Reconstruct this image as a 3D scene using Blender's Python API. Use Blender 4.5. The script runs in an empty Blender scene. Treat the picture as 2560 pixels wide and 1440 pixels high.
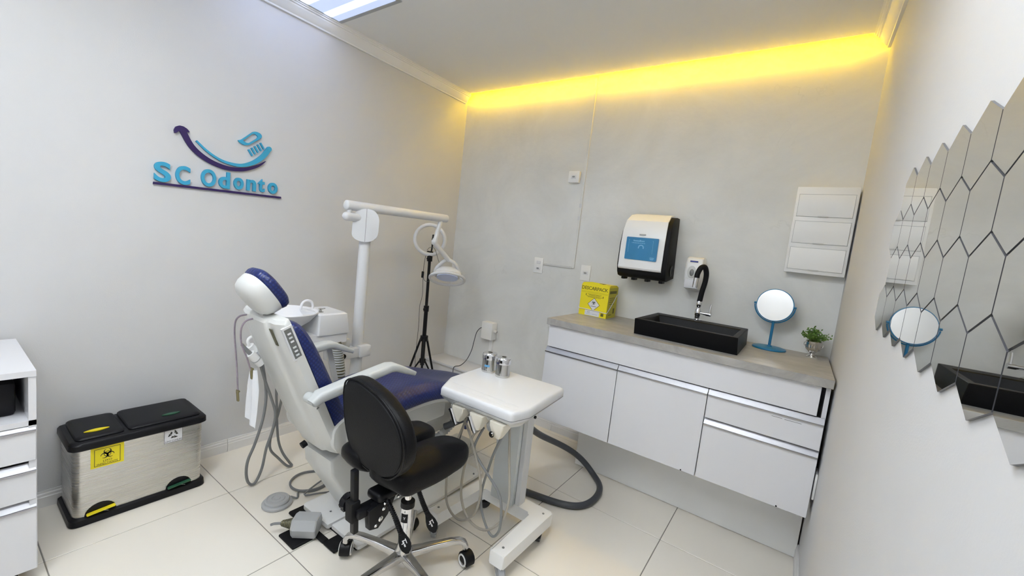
import bpy, bmesh, math, random
from mathutils import Vector, Matrix
random.seed(7)
PI = math.pi
scene = bpy.context.scene
C = scene.collection

# ------------------------------------------------------------------ camera
W, H, YB = 2.745, 2.58, -4.0          # room width, ceiling height, rear wall
cam_d = bpy.data.cameras.new('camera'); cam = bpy.data.objects.new('camera', cam_d); C.objects.link(cam)
pit, yaw, rol = 0.10333, 0.60292, 0.11077
fw0 = Vector((-math.sin(yaw), math.cos(yaw), 0)); rt0 = Vector((math.cos(yaw), math.sin(yaw), 0)); up0 = Vector((0, 0, 1))
fw = math.cos(pit)*fw0 - math.sin(pit)*up0; up1 = math.cos(pit)*up0 + math.sin(pit)*fw0
rt = math.cos(rol)*rt0 + math.sin(rol)*up1; up = math.cos(rol)*up1 - math.sin(rol)*rt0
Rm = Matrix((rt, up, -fw)).transposed()
cam.matrix_world = Matrix.Translation((2.5693, -2.7543, 1.3661)) @ Rm.to_4x4()
cam_d.sensor_width = 36.0; cam_d.lens = 1043.35*36.0/2560.0; cam_d.clip_start = 0.02
scene.camera = cam
# ------------------------------------------------------------------ world, exposure
wd = bpy.data.worlds.new('world'); scene.world = wd; wd.use_nodes = True
wd.node_tree.nodes['Background'].inputs[0].default_value = (0.8, 0.85, 1, 1)
wd.node_tree.nodes['Background'].inputs[1].default_value = 0.3
vs = scene.view_settings
vs.view_transform = 'Standard'; vs.look = 'None'; vs.gamma = 1.0; vs.exposure = 0.66; vs.use_curve_mapping = False
PANEL_E, PANEL2_E, PANEL3_E, FILL_PANEL_E, LED_E = 3.0, 22.0, 22.5, 21.0, 175.0

# ------------------------------------------------------------------ materials
def lin(c):
    return tuple((x/12.92 if x <= .04045 else ((x+.055)/1.055)**2.4) for x in c)
def rgb(r, g, b): return lin((r/255., g/255., b/255.))
MATS = {}
def mat(name, col, rough=.5, metal=0., bump=None, var=None, coat=0., trans=0., emit=None, spec=.5, aniso=None):
    m = bpy.data.materials.new(name); m.use_nodes = True; nt = m.node_tree; N = nt.nodes; L = nt.links
    b = N['Principled BSDF']
    b.inputs['Base Color'].default_value = (*col, 1); b.inputs['Roughness'].default_value = rough
    b.inputs['Metallic'].default_value = metal; b.inputs['Specular IOR Level'].default_value = spec
    b.inputs['Coat Weight'].default_value = coat; b.inputs['Transmission Weight'].default_value = trans
    tc = None
    if bump or var or aniso: tc = N.new('ShaderNodeTexCoord')
    if var:                                              # (scale, amount[, second colour])
        n = N.new('ShaderNodeTexNoise'); n.inputs['Scale'].default_value = var[0]; n.inputs['Detail'].default_value = 6
        L.new(tc.outputs['Object'], n.inputs['Vector'])
        r = N.new('ShaderNodeValToRGB'); L.new(n.outputs['Fac'], r.inputs['Fac'])
        r.color_ramp.elements[0].position = .3; r.color_ramp.elements[1].position = .7
        c2 = var[2] if len(var) > 2 else tuple(max(0, x*(1-var[1])) for x in col)
        r.color_ramp.elements[0].color = (*c2, 1); r.color_ramp.elements[1].color = (*col, 1)
        L.new(r.outputs['Color'], b.inputs['Base Color'])
    if bump:                                             # (scale, strength)
        n = N.new('ShaderNodeTexNoise'); n.inputs['Scale'].default_value = bump[0]; n.inputs['Detail'].default_value = 4
        L.new(tc.outputs['Object'], n.inputs['Vector'])
        bp = N.new('ShaderNodeBump'); bp.inputs['Strength'].default_value = bump[1]; bp.inputs['Distance'].default_value = .01
        L.new(n.outputs['Fac'], bp.inputs['Height']); L.new(bp.outputs['Normal'], b.inputs['Normal'])
    if aniso:                                            # brushed streaks along an axis: scale vector
        mp = N.new('ShaderNodeMapping'); mp.inputs['Scale'].default_value = aniso; L.new(tc.outputs['Object'], mp.inputs['Vector'])
        n = N.new('ShaderNodeTexNoise'); n.inputs['Scale'].default_value = 1; n.inputs['Detail'].default_value = 5
        L.new(mp.outputs['Vector'], n.inputs['Vector'])
        mr = N.new('ShaderNodeMapRange'); mr.inputs['To Min'].default_value = max(.05, rough-.06); mr.inputs['To Max'].default_value = rough+.08
        L.new(n.outputs['Fac'], mr.inputs['Value']); L.new(mr.outputs['Result'], b.inputs['Roughness'])
    if emit:
        b.inputs['Emission Color'].default_value = (*emit[0], 1); b.inputs['Emission Strength'].default_value = emit[1]
    MATS[name] = m; return m

mat('paint', (.61, .61, .62), .65, bump=(220, .05), var=(3, .03))
mat('ceil', (.80, .795, .78), .8, bump=(180, .04))
mat('trimw', (.80, .80, .79), .45, var=(6, .03))
mat('skirt', (.74, .73, .72), .35, var=(5, .06))
mat('grout', (.24, .225, .20), .8, bump=(300, .2))
mat('lam', (.69, .69, .715), .28, var=(3, .02))
mat('lamdark', (.62, .62, .62), .5, var=(4, .05))
mat('plast', (.67, .675, .69), .3, var=(4, .03))
mat('plastw', (.62, .625, .61), .32, var=(4, .04))
mat('cream', (.74, .70, .60), .4, var=(5, .06))
mat('black', (.006, .006, .008), .4, var=(20, .3), spec=.25)
mat('blackm', (.006, .006, .007), .6, bump=(200, .1), spec=.2)
mat('leather', (.004, .004, .005), .42, bump=(260, .12), spec=.16)
mat('rubber', (.035, .037, .042), .55, var=(20, .2))
mat('sinkb', (.004, .004, .005), .45, bump=(150, .08), spec=.16)
mat('chrome', (.80, .80, .82), .08, 1., var=(5, .04))
mat('steel', (.66, .65, .62), .16, 1., var=(14, .12))
mat('alu', (.40, .40, .42), .42, 1., aniso=(3, 3, 260))
mat('alupol', (.70, .69, .68), .17, 1., var=(9, .15))
mat('inox', (.62, .61, .58), .27, 1., aniso=(2, 2, 420))
mat('mirror', (.80, .80, .78), .015, 1., var=(2, .01))
mat('glassedge', (.45, .46, .46), .1, .6, var=(9, .2))
mat('backing', (.10, .10, .10), .7, var=(9, .2))
mat('greyp', (.42, .43, .44), .42, var=(6, .08), bump=(300, .04))
mat('greyd', (.22, .225, .23), .5, var=(9, .1))
mat('hoseg', (.20, .205, .21), .5, var=(12, .1))
mat('hosed', (.055, .06, .07), .45, var=(12, .15), bump=(160, .1))
mat('hosel', (.36, .33, .28), .45, var=(9, .1))
mat('armg', (.50, .52, .52), .5, var=(4, .05), bump=(240, .05))
mat('yellow', (.86, .72, .012), .45, var=(6, .04))
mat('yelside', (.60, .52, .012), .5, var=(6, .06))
mat('ink', (.02, .02, .015), .6, var=(30, .2))
mat('inkol', (.16, .14, .01), .6, var=(30, .2))
mat('white', (.74, .74, .76), .4, var=(8, .02))
mat('paper', (.72, .73, .76), .7, var=(8, .02))
mat('logoblue', rgb(52, 158, 198), .55, var=(12, .05))
mat('logopurp', rgb(36, 10, 84), .55, var=(12, .08))
mat('cyanp', (.012, .17, .36), .35, var=(8, .06))
mat('screen', rgb(52, 132, 182), .25, var=(9, .18))
mat('screenl', rgb(118, 182, 220), .3, var=(20, .06))
mat('bluelab', rgb(96, 160, 205), .5, var=(30, .15))
mat('blueband', rgb(40, 60, 150), .4, var=(20, .1))
mat('leaf', (.15, .29, .05), .5, var=(60, .5, (.055, .15, .025)))
mat('stemg', (.10, .16, .04), .6, var=(30, .2))
mat('silver', (.75, .74, .72), .14, 1., var=(18, .15))
mat('bluec', (.02, .03, .12), .5, var=(20, .2))
mat('clear', (.80, .82, .85), .12, trans=.75, var=(5, .03))
mat('chain', (.33, .28, .34), .4, .3, var=(60, .3))
mat('brass', (.30, .26, .14), .4, .8, var=(30, .2))
mat('olive', (.17, .16, .10), .45, .5, var=(40, .3))
mat('green', (.02, .10, .05), .4, var=(20, .2))
mat('lensb', (.60, .70, 1.0), .12, var=(9, .05))
mat('armd', (.16, .165, .16), .4, var=(9, .1))
mat('enamel', (.84, .84, .83), .35, var=(5, .03))
mat('tileedge', (.10, .10, .11), .3, var=(40, .3))
mat('padsil', (.62, .65, .66), .4, var=(9, .03))
mat('led', (1, .8, .2), .5, emit=((1.0, .62, .0), LED_E), var=(9, .02))

def m_nodes(name):
    m = bpy.data.materials.new(name); m.use_nodes = True; MATS[name] = m
    return m, m.node_tree.nodes, m.node_tree.links, m.node_tree.nodes['Principled BSDF']
def tile_mat():                                          # polished cream porcelain
    m, N, L, b = m_nodes('tile')
    tc = N.new('ShaderNodeTexCoord'); oi = N.new('ShaderNodeObjectInfo')
    n = N.new('ShaderNodeTexNoise'); n.inputs['Scale'].default_value = 2.2; n.inputs['Detail'].default_value = 7; n.inputs['Roughness'].default_value = .6
    ad = N.new('ShaderNodeVectorMath'); ad.operation = 'ADD'; L.new(tc.outputs['Object'], ad.inputs[0]); L.new(oi.outputs['Location'], ad.inputs[1]); L.new(ad.outputs[0], n.inputs['Vector'])
    r = N.new('ShaderNodeValToRGB'); L.new(n.outputs['Fac'], r.inputs['Fac'])
    r.color_ramp.elements[0].position = .0; r.color_ramp.elements[1].position = 1.
    r.color_ramp.elements[0].color = (.815, .765, .68, 1); r.color_ramp.elements[1].color = (.83, .782, .70, 1)
    L.new(r.outputs['Color'], b.inputs['Base Color']); b.inputs['Roughness'].default_value = .22
    n2 = N.new('ShaderNodeTexNoise'); n2.inputs['Scale'].default_value = 9; L.new(tc.outputs['Object'], n2.inputs['Vector'])
    mr = N.new('ShaderNodeMapRange'); mr.inputs['To Min'].default_value = .27; mr.inputs['To Max'].default_value = .31; L.new(n2.outputs['Fac'], mr.inputs['Value']); L.new(mr.outputs['Result'], b.inputs['Roughness'])
tile_mat()
def plaster_mat():                                       # trowelled burnt-cement plaster
    m, N, L, b = m_nodes('plaster')
    tc = N.new('ShaderNodeTexCoord')
    n = N.new('ShaderNodeTexNoise'); n.inputs['Scale'].default_value = 1.7; n.inputs['Detail'].default_value = 9; n.inputs['Roughness'].default_value = .62; n.inputs['Distortion'].default_value = .8
    L.new(tc.outputs['Object'], n.inputs['Vector'])
    r = N.new('ShaderNodeValToRGB'); L.new(n.outputs['Fac'], r.inputs['Fac'])
    e = r.color_ramp.elements; e[0].position = .28; e[0].color = (.645, .645, .625, 1); e[1].position = .7; e[1].color = (.775, .775, .755, 1)
    mu = N.new('ShaderNodeTexMusgrave') if hasattr(bpy.types, 'ShaderNodeTexMusgrave') else N.new('ShaderNodeTexNoise')
    mu.inputs['Scale'].default_value = 3.2; mu.inputs['Detail'].default_value = 8; L.new(tc.outputs['Object'], mu.inputs['Vector'])
    sc = N.new('ShaderNodeMath'); sc.operation = 'SUBTRACT'; sc.inputs[1].default_value = .5; L.new(mu.outputs[0], sc.inputs[0])
    ab = N.new('ShaderNodeMath'); ab.operation = 'ABSOLUTE'; L.new(sc.outputs[0], ab.inputs[0])
    ln = N.new('ShaderNodeMapRange'); ln.inputs['From Max'].default_value = .007; ln.inputs['To Min'].default_value = .90; ln.inputs['To Max'].default_value = 1.; L.new(ab.outputs[0], ln.inputs['Value'])
    # scattered scratches: only where a broad mask allows
    mk = N.new('ShaderNodeTexNoise'); mk.inputs['Scale'].default_value = 2.3; L.new(tc.outputs['Object'], mk.inputs['Vector'])
    mm = N.new('ShaderNodeMapRange'); mm.inputs['From Min'].default_value = .60; mm.inputs['From Max'].default_value = .72; L.new(mk.outputs['Fac'], mm.inputs['Value'])
    mx = N.new('ShaderNodeMix'); mx.data_type = 'FLOAT'; L.new(mm.outputs['Result'], mx.inputs[0]); mx.inputs[2].default_value = 1.; L.new(ln.outputs['Result'], mx.inputs[3])
    mc = N.new('ShaderNodeMix'); mc.data_type = 'RGBA'; mc.blend_type = 'MULTIPLY'; mc.inputs[0].default_value = 1.
    L.new(r.outputs['Color'], mc.inputs[6]); L.new(mx.outputs[0], mc.inputs[7])
    L.new(mc.outputs[2], b.inputs['Base Color']); b.inputs['Roughness'].default_value = .62
    n3 = N.new('ShaderNodeTexNoise'); n3.inputs['Scale'].default_value = 26; n3.inputs['Detail'].default_value = 6; L.new(tc.outputs['Object'], n3.inputs['Vector'])
    bp = N.new('ShaderNodeBump'); bp.inputs['Strength'].default_value = .13; bp.inputs['Distance'].default_value = .01; L.new(n3.outputs['Fac'], bp.inputs['Height']); L.new(bp.outputs['Normal'], b.inputs['Normal'])
plaster_mat()
def vinyl_mat():                                         # navy vinyl embossed with small lozenges
    m, N, L, b = m_nodes('vinyl')
    tc = N.new('ShaderNodeTexCoord'); mp = N.new('ShaderNodeMapping'); mp.inputs['Rotation'].default_value = (0, 0, PI/4); mp.inputs['Scale'].default_value = (1, 1, 1)
    L.new(tc.outputs['UV'], mp.inputs['Vector'])
    v = N.new('ShaderNodeTexVoronoi'); v.inputs['Scale'].default_value = 84; v.inputs['Randomness'].default_value = 0; v.voronoi_dimensions = '2D'
    L.new(mp.outputs['Vector'], v.inputs['Vector'])
    r = N.new('ShaderNodeValToRGB'); L.new(v.outputs['Distance'], r.inputs['Fac'])
    e = r.color_ramp.elements; e[0].position = .15; e[0].color = (.010, .025, .155, 1); e[1].position = .45; e[1].color = (.005, .012, .086, 1)
    L.new(r.outputs['Color'], b.inputs['Base Color']); b.inputs['Roughness'].default_value = .38
    bp = N.new('ShaderNodeBump'); bp.inputs['Strength'].default_value = .6; bp.inputs['Distance'].default_value = .003; bp.invert = True
    L.new(v.outputs['Distance'], bp.inputs['Height']); L.new(bp.outputs['Normal'], b.inputs['Normal'])
vinyl_mat()
def counter_mat():
    m, N, L, b = m_nodes('stone')
    tc = N.new('ShaderNodeTexCoord'); mp = N.new('ShaderNodeMapping'); mp.inputs['Scale'].default_value = (3, 7, 3); L.new(tc.outputs['Object'], mp.inputs['Vector'])
    n = N.new('ShaderNodeTexNoise'); n.inputs['Scale'].default_value = 2.; n.inputs['Detail'].default_value = 9; n.inputs['Roughness'].default_value = .65; n.inputs['Distortion'].default_value = 1.2
    L.new(mp.outputs['Vector'], n.inputs['Vector'])
    r = N.new('ShaderNodeValToRGB'); L.new(n.outputs['Fac'], r.inputs['Fac'])
    e = r.color_ramp.elements; e[0].position = .3; e[0].color = (.27, .26, .245, 1); e[1].position = .7; e[1].color = (.42, .405, .385, 1)
    L.new(r.outputs['Color'], b.inputs['Base Color']); b.inputs['Roughness'].default_value = .42
counter_mat()
def diffuser_mat(name, e, stripes, col=(.72, .80, 1.0)):
    m, N, L, b = m_nodes(name)
    tc = N.new('ShaderNodeTexCoord'); sp = N.new('ShaderNodeSeparateXYZ'); L.new(tc.outputs['Object'], sp.inputs[0])
    acc = None
    for s in stripes:                                    # the tubes glow through the prismatic sheet
        d = N.new('ShaderNodeMath'); d.operation = 'SUBTRACT'; L.new(sp.outputs[1], d.inputs[0]); d.inputs[1].default_value = s
        a = N.new('ShaderNodeMath'); a.operation = 'ABSOLUTE'; L.new(d.outputs[0], a.inputs[0])
        g = N.new('ShaderNodeMapRange'); g.interpolation_type = 'SMOOTHSTEP'; g.inputs['From Min'].default_value = .008; g.inputs['From Max'].default_value = .030; g.inputs['To Min'].default_value = 1; g.inputs['To Max'].default_value = 0; L.new(a.outputs[0], g.inputs['Value'])
        if acc is None: acc = g
        else:
            q = N.new('ShaderNodeMath'); q.operation = 'ADD'; L.new(acc.outputs[0], q.inputs[0]); L.new(g.outputs[0], q.inputs[1]); acc = q
    f = N.new('ShaderNodeMath'); f.operation = 'MULTIPLY_ADD'; f.inputs[1].default_value = e*1.5; f.inputs[2].default_value = e*.20; L.new(acc.outputs[0], f.inputs[0])
    L.new(f.outputs[0], b.inputs['Emission Strength']); b.inputs['Emission Color'].default_value = (*col, 1)
    b.inputs['Base Color'].default_value = (.12, .13, .16, 1); b.inputs['Roughness'].default_value = .4

# ------------------------------------------------------------------ mesh helpers
ORG = {}
def V3(v): return Vector(v)
def cat(pts, n=6, closed=False):
    P = [Vector(p) for p in pts]; out = []; k = len(P)
    rng = range(k) if closed else range(k-1)
    for i in rng:
        if closed: a, b, c, d = P[(i-1) % k], P[i], P[(i+1) % k], P[(i+2) % k]
        else: b, c = P[i], P[i+1]; a = P[i-1] if i > 0 else b*2-c; d = P[i+2] if i+2 < k else c*2-b
        for j in range(n):
            t = j/n
            out.append(.5*((2*b)+(c-a)*t+(2*a-5*b+4*c-d)*t*t+(3*b-a-3*c+d)*t**3))
    if not closed: out.append(P[-1])
    return out
def rpoly(pts, r, n=4):                                  # round the corners of a 2D polygon
    out = []; k = len(pts)
    for i in range(k):
        p0, p, p1 = Vector(pts[i-1]), Vector(pts[i]), Vector(pts[(i+1) % k])
        rr = r[i] if isinstance(r, (list, tuple)) else r
        if rr <= 0: out.append(tuple(p)); continue
        a = (p0-p); b = (p1-p); la, lb = a.length, b.length; q = min(rr, la*.48, lb*.48)
        A = p+a.normalized()*q; Bq = p+b.normalized()*q
        for j in range(n+1):
            t = j/n; out.append(tuple((1-t)**2*A+2*t*(1-t)*p+t*t*Bq))
    return out
class B:
    def __init__(s): s.bm = bmesh.new()
    def box(s, c, d, R=None, bev=0, seg=2):
        M = Matrix.Translation(c) @ (R.to_4x4() if R else Matrix()) @ Matrix.Diagonal((d[0], d[1], d[2], 1))
        vs_ = bmesh.ops.create_cube(s.bm, size=1, matrix=M)['verts']
        if bev:
            ed = list({e for v in vs_ for e in v.link_edges})
            bmesh.ops.bevel(s.bm, geom=ed, offset=bev, segments=seg, profile=.5, affect='EDGES')
        return s
    def mm(s, a, b, bev=0, seg=2):                       # box from min / max corners
        return s.box([(a[i]+b[i])/2 for i in range(3)], [abs(b[i]-a[i]) for i in range(3)], None, bev, seg)
    def ring(s, pts): return [s.bm.verts.new(p) for p in pts]
    def skin(s, r0, r1, closed=True):
        n = len(r0)
        for i in range(n if closed else n-1):
            j = (i+1) % n; s.bm.faces.new((r0[i], r0[j], r1[j], r1[i]))
    def loft(s, rings, cap=True, closed=False):
        R = [s.ring(r) for r in rings]
        for a, b in zip(R, R[1:]): s.skin(a, b)
        if closed: s.skin(R[-1], R[0])
        elif cap:
            s.bm.faces.new(list(reversed(R[0]))); s.bm.faces.new(R[-1])
        return s
    def cyl(s, p0, p1, r0, r1=None, n=24, cap=True):
        p0, p1 = Vector(p0), Vector(p1); r1 = r0 if r1 is None else r1
        z = (p1-p0).normalized(); x = z.orthogonal().normalized(); y = z.cross(x)
        c = [(math.cos(2*PI*i/n), math.sin(2*PI*i/n)) for i in range(n)]
        return s.loft([[p0+x*a*r0+y*b*r0 for a, b in c], [p1+x*a*r1+y*b*r1 for a, b in c]], cap)
    def lathe(s, prof, o=(0, 0, 0), ax=(0, 0, 1), n=32, cap=True):   # prof: (radius, height)
        o = Vector(o); z = Vector(ax).normalized(); x = z.orthogonal().normalized(); y = z.cross(x)
        rr = [[o+z*h+x*math.cos(2*PI*i/n)*max(r, .0002)+y*math.sin(2*PI*i/n)*max(r, .0002) for i in range(n)] for r, h in prof]
        return s.loft(rr, cap)
    def tube(s, pts, r, n=8, sub=5, closed=False, cap=True, relax=0):
        P = cat(pts, sub, closed) if sub else [Vector(p) for p in pts]
        for _ in range(relax): P = [P[0]]+[P[i]*.5+(P[i-1]+P[i+1])*.25 for i in range(1, len(P)-1)]+[P[-1]]
        k = len(P); rr = r if isinstance(r, (list, tuple)) else [r]
        T = [((P[(i+1) % k]-P[i-1]) if closed or 0 < i < k-1 else (P[1]-P[0] if i == 0 else P[-1]-P[-2])).normalized() for i in range(k)]
        nx = T[0].orthogonal().normalized(); rings = []
        for i in range(k):
            nx = (nx-T[i]*nx.dot(T[i])).normalized(); ny = T[i].cross(nx)
            q = rr[min(len(rr)-1, int(i/(k-1)*(len(rr)-1)))] if len(rr) > 1 and False else (rr[0] if len(rr) == 1 else rr[0]+(rr[-1]-rr[0])*i/(k-1))
            rings.append([P[i]+nx*math.cos(2*PI*j/n)*q+ny*math.sin(2*PI*j/n)*q for j in range(n)])
        return s.loft(rings, cap, closed)
    def prism(s, poly, O, U, V, d, bev=0, seg=2):        # polygon (a,b) -> O+U a+V b, pushed d along U x V
        O, U, V = Vector(O), Vector(U), Vector(V); Nn = U.cross(V).normalized()
        v0 = [s.bm.verts.new(O+U*a+V*b) for a, b in poly]; v1 = [s.bm.verts.new(O+U*a+V*b+Nn*d) for a, b in poly]
        f0 = s.bm.faces.new(list(reversed(v0))); f1 = s.bm.faces.new(v1)
        s.skin(v0, v1)
        if bev:
            ed = list(set(f0.edges) | set(f1.edges))
            bmesh.ops.bevel(s.bm, geom=ed, offset=bev, segments=seg, profile=.5, affect='EDGES')
        return s
    def annulus(s, out, inn, O, U, V, d):                # ring-shaped plate between two outlines of equal length
        O, U, V = Vector(O), Vector(U), Vector(V); Nn = U.cross(V).normalized()
        P = lambda pl, h: s.ring([O+U*a+V*b+Nn*h for a, b in pl])
        a0, a1, b0, b1 = P(out, 0), P(out, d), P(inn, 0), P(inn, d)
        s.skin(a0, a1); s.skin(a1, b1); s.skin(b1, b0); s.skin(b0, a0); return s
    def pad(s, poly, O, U, V, t, r, dome=0., n=5):       # cushion: outline with rounded rims, optional domed front
        O, U, V = Vector(O), Vector(U), Vector(V); Nn = U.cross(V).normalized()
        cx = sum(p[0] for p in poly)/len(poly); cy = sum(p[1] for p in poly)/len(poly)
        mr = sum(math.hypot(p[0]-cx, p[1]-cy) for p in poly)/len(poly); rings = []
        def rg(sc, h): rings.append([O+U*(cx+(a-cx)*sc)+V*(cy+(b-cy)*sc)+Nn*h for a, b in poly])
        rg(.35, 0); rg(1-r/mr, 0)
        for i in range(1, n+1):
            a = PI/2*i/n; rg(1-r*(1-math.sin(a))/mr, r*(1-math.cos(a)))
        for i in range(n+1):
            a = PI/2*i/n; rg(1-r*(1-math.cos(a))/mr, t-r+r*math.sin(a))
        e = 1-r/mr
        for q in (.85, .65, .42, .2): rg(e*q, t+dome*(1-q*q))
        return s.loft(rings, True)
    def ball(s, c, r, u=20, v=12, R=None):
        M = Matrix.Translation(c) @ (R.to_4x4() if R else Matrix()) @ Matrix.Diagonal((r[0], r[1], r[2], 1))
        bmesh.ops.create_uvsphere(s.bm, u_segments=u, v_segments=v, radius=1, matrix=M); return s
    def add(s, me, M=None):
        if M: me.transform(M)
        s.bm.from_mesh(me); return s
    def rot(s, M): bmesh.ops.transform(s.bm, matrix=M, verts=s.bm.verts); return s
    def build(s, name, m, parent=None, loc=(0, 0, 0), smooth=38, uv=None):
        bmesh.ops.recalc_face_normals(s.bm, faces=s.bm.faces)
        o0 = ORG[parent.name] if parent else Vector(loc)
        me = bpy.data.meshes.new(name)
        if uv:
            ul = s.bm.loops.layers.uv.new('UVMap')
            for f in s.bm.faces:
                for l in f.loops: l[ul].uv = uv(l.vert.co, f.normal)
        s.bm.to_mesh(me); s.bm.free(); me.transform(Matrix.Translation(-o0))
        if smooth:
            me.shade_smooth(); me.set_sharp_from_angle(angle=math.radians(smooth))
        me.materials.append(MATS[m]); o = bpy.data.objects.new(name, me); C.objects.link(o)
        if parent: o.parent = parent
        else: o.location = o0
        ORG[o.name] = o0
        return o
def tag(o, label, category=None, group=None, kind=None):
    if label: o['label'] = label
    if category: o['category'] = category
    if group: o['group'] = group
    if kind: o['kind'] = kind
    return o
def thing(name, label, category, loc=(0, 0, 0), group=None):
    o = bpy.data.objects.new(name, None); C.objects.link(o); o.location = loc; o.empty_display_size = .05
    ORG[o.name] = Vector(loc); return tag(o, label, category, group)
def struct(o): o['kind'] = 'structure'; return o
def text_mesh(txt, size, ext=0., off=0., align='LEFT', spacing=1., bev=0., res=3):
    cu = bpy.data.curves.new('t', 'FONT'); cu.body = txt; cu.size = size; cu.extrude = ext; cu.offset = off; cu.align_x = align; cu.space_character = spacing; cu.resolution_u = res; cu.bevel_depth = bev
    ob = bpy.data.objects.new('t', cu); C.objects.link(ob); dg = bpy.context.evaluated_depsgraph_get()
    me = bpy.data.meshes.new_from_object(ob.evaluated_get(dg)); bpy.data.objects.remove(ob); bpy.data.curves.remove(cu); return me
def frame(O, U, V):                                      # local xy plane -> O, U, V
    U, V = Vector(U).normalized(), Vector(V).normalized(); Nn = U.cross(V)
    M = Matrix((U, V, Nn)).transposed().to_4x4(); M.translation = Vector(O); return M
LW = lambda y, z, x=0.: frame((x, y, z), (0, 1, 0), (0, 0, 1))     # plane facing +x
BW = lambda x, z, y=0.: frame((x, y, z), (1, 0, 0), (0, 0, 1))     # plane facing -y
def arc(cx, cy, r, a0, a1, n=20): return [(cx+r*math.cos(a0+(a1-a0)*i/n), cy+r*math.sin(a0+(a1-a0)*i/n)) for i in range(n+1)]
def biohazard(b, M, s, t=.0006):                         # trefoil sign drawn in a local plane, about 2s across
    O = M.translation; U = M.col[0].to_3d(); V = M.col[1].to_3d()
    for k in range(3):
        a = PI/2+k*2*PI/3+PI; cx, cy = .42*s*math.cos(a+PI), .42*s*math.sin(a+PI)
        out = arc(cx, cy, .50*s, a+PI+.55, a+PI+2*PI-.55, 22); inn = arc(cx+.10*s*math.cos(a+PI), cy+.10*s*math.sin(a+PI), .36*s, a+PI+.42, a+PI+2*PI-.42, 22)
        b.prism(out+list(reversed(inn)), O, U, V, t)
    o = arc(0, 0, .46*s, 0, 2*PI, 30)[:-1]; i_ = arc(0, 0, .38*s, 0, 2*PI, 30)[:-1]
    b.annulus(o, i_, O, U, V, t)
    return b
# ================================================================== the room
# floor: grout bed with single tiles
floor = struct(B().mm((-.1, YB-.1, -.08), (W+.1, .1, -.0025)).build('floor', 'grout', smooth=0)); floor['label'] = 'floor of polished cream porcelain tiles with thin grey joints'
def cuts(a, b, o, p):
    v = [a]; k = math.ceil((a-o)/p+1e-6)
    while o+k*p < b-.004: v.append(o+k*p); k += 1
    return v+[b]
tile_cache = {}
xs, ys = cuts(0, W, .42, .588), cuts(YB, 0, -1.888, .612)
for i in range(len(xs)-1):
    for j in range(len(ys)-1):
        g = .0019; sx, sy = xs[i+1]-xs[i]-2*g, ys[j+1]-ys[j]-2*g
        key = (round(sx, 3), round(sy, 3))
        if key not in tile_cache:
            t = B(); t.box((0, 0, -.004), (sx, sy, .008), None, .0012, 1); o = t.build('floor_tile', 'tile', floor, smooth=30); tile_cache[key] = o.data
        else:
            o = bpy.data.objects.new('floor_tile', tile_cache[key]); C.objects.link(o); o.parent = floor
        o.location = ((xs[i]+xs[i+1])/2, (ys[j]+ys[j+1])/2, 0)
struct(B().mm((-.1, 0, 0), (W+.1, .1, H+.2)).build('wall_back', 'plaster', smooth=0))
struct(B().mm((-.1, YB, 0), (0, 0, H+.2)).build('wall_left', 'paint', smooth=0))
struct(B().mm((W, YB, 0), (W+.1, 0, H+.2)).build('wall_right', 'paint', smooth=0))
struct(B().mm((-.1, YB-.1, 0), (W+.1, YB, H+.2)).build('wall_rear', 'paint', smooth=0))
cl = B(); cl.mm((0, YB, H), (W, -.045, H+.05)); cl.mm((0, -.4, H+.13), (W, 0, H+.19)); cl.mm((0, -.16, H+.05), (W, -.14, H+.13))
struct(cl.build('ceiling', 'ceil', smooth=0))
# crown mouldings
cp = [(0, 2.508), (.012, 2.508), (.014, 2.516), (.022, 2.522), (.034, 2.537), (.045, 2.551), (.047, 2.558), (.055, 2.560), (.056, 2.566), (.063, 2.568), (.064, 2.573), (.072, 2.575), (.072, H), (0, H)]
struct(B().prism(cp, (0, -.03, 0), (1, 0, 0), (0, 0, 1), -YB-.03).build('trim_1', 'trimw', smooth=20))
struct(B().prism([(W-a, b) for a, b in reversed(cp)], (0, -.03, 0), (1, 0, 0), (0, 0, 1), -YB-.03).build('trim_2', 'trimw', smooth=20))
# ceramic skirting, laid in lengths
sp_ = [(0, .0), (.012, .0), (.012, .046), (.0095, .049), (.0095, .060), (.006, .064), (.006, .0735), (0, .0735)]
bl = struct(B().mm((0, YB, 0), (.002, 0, .07)).build('baseboard_left', 'grout', smooth=0))
yy = cuts(YB, -.24, -1.74, .6)
for a, b in zip(yy, yy[1:]):
    B().prism(sp_, (0, b-.001, 0), (1, 0, 0), (0, 0, 1), b-a-.002).build('skirting_tile', 'skirt', bl, smooth=0)
br = struct(B().mm((W-.002, YB, 0), (W, -.32, .07)).build('baseboard_right', 'grout', smooth=0))
yy = cuts(YB, -.315, -.9, .6)
for a, b in zip(yy, yy[1:]):
    B().prism([(W-p, q) for p, q in reversed(sp_)], (0, b-.001, 0), (1, 0, 0), (0, 0, 1), b-a-.002).build('skirting_tile', 'skirt', br, smooth=0)
bb = struct(B().mm((.76, -.002, 0), (1.53, 0, .07)).build('baseboard_back', 'grout', smooth=0))
for a, b in ((.76, 1.18), (1.18, 1.53)):
    B().prism([(-p, q) for p, q in sp_], (a+.001, 0, 0), (0, 1, 0), (0, 0, 1), b-a-.002).build('skirting_tile', 'skirt', bb, smooth=0)

# LED strip in the slot between ceiling and plaster wall
t = thing('led_strip', 'glowing amber LED strip tucked into the ceiling slot above the plaster wall', 'led strip', (W/2, -.04, H))
B().mm((.03, -.0448, H+.008), (W-.03, -.0375, H+.022)).build('carrier', 'alu', t)
B().mm((.03, -.0375, H+.0095), (W-.03, -.0345, H+.017)).build('light_band', 'led', t)

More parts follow.
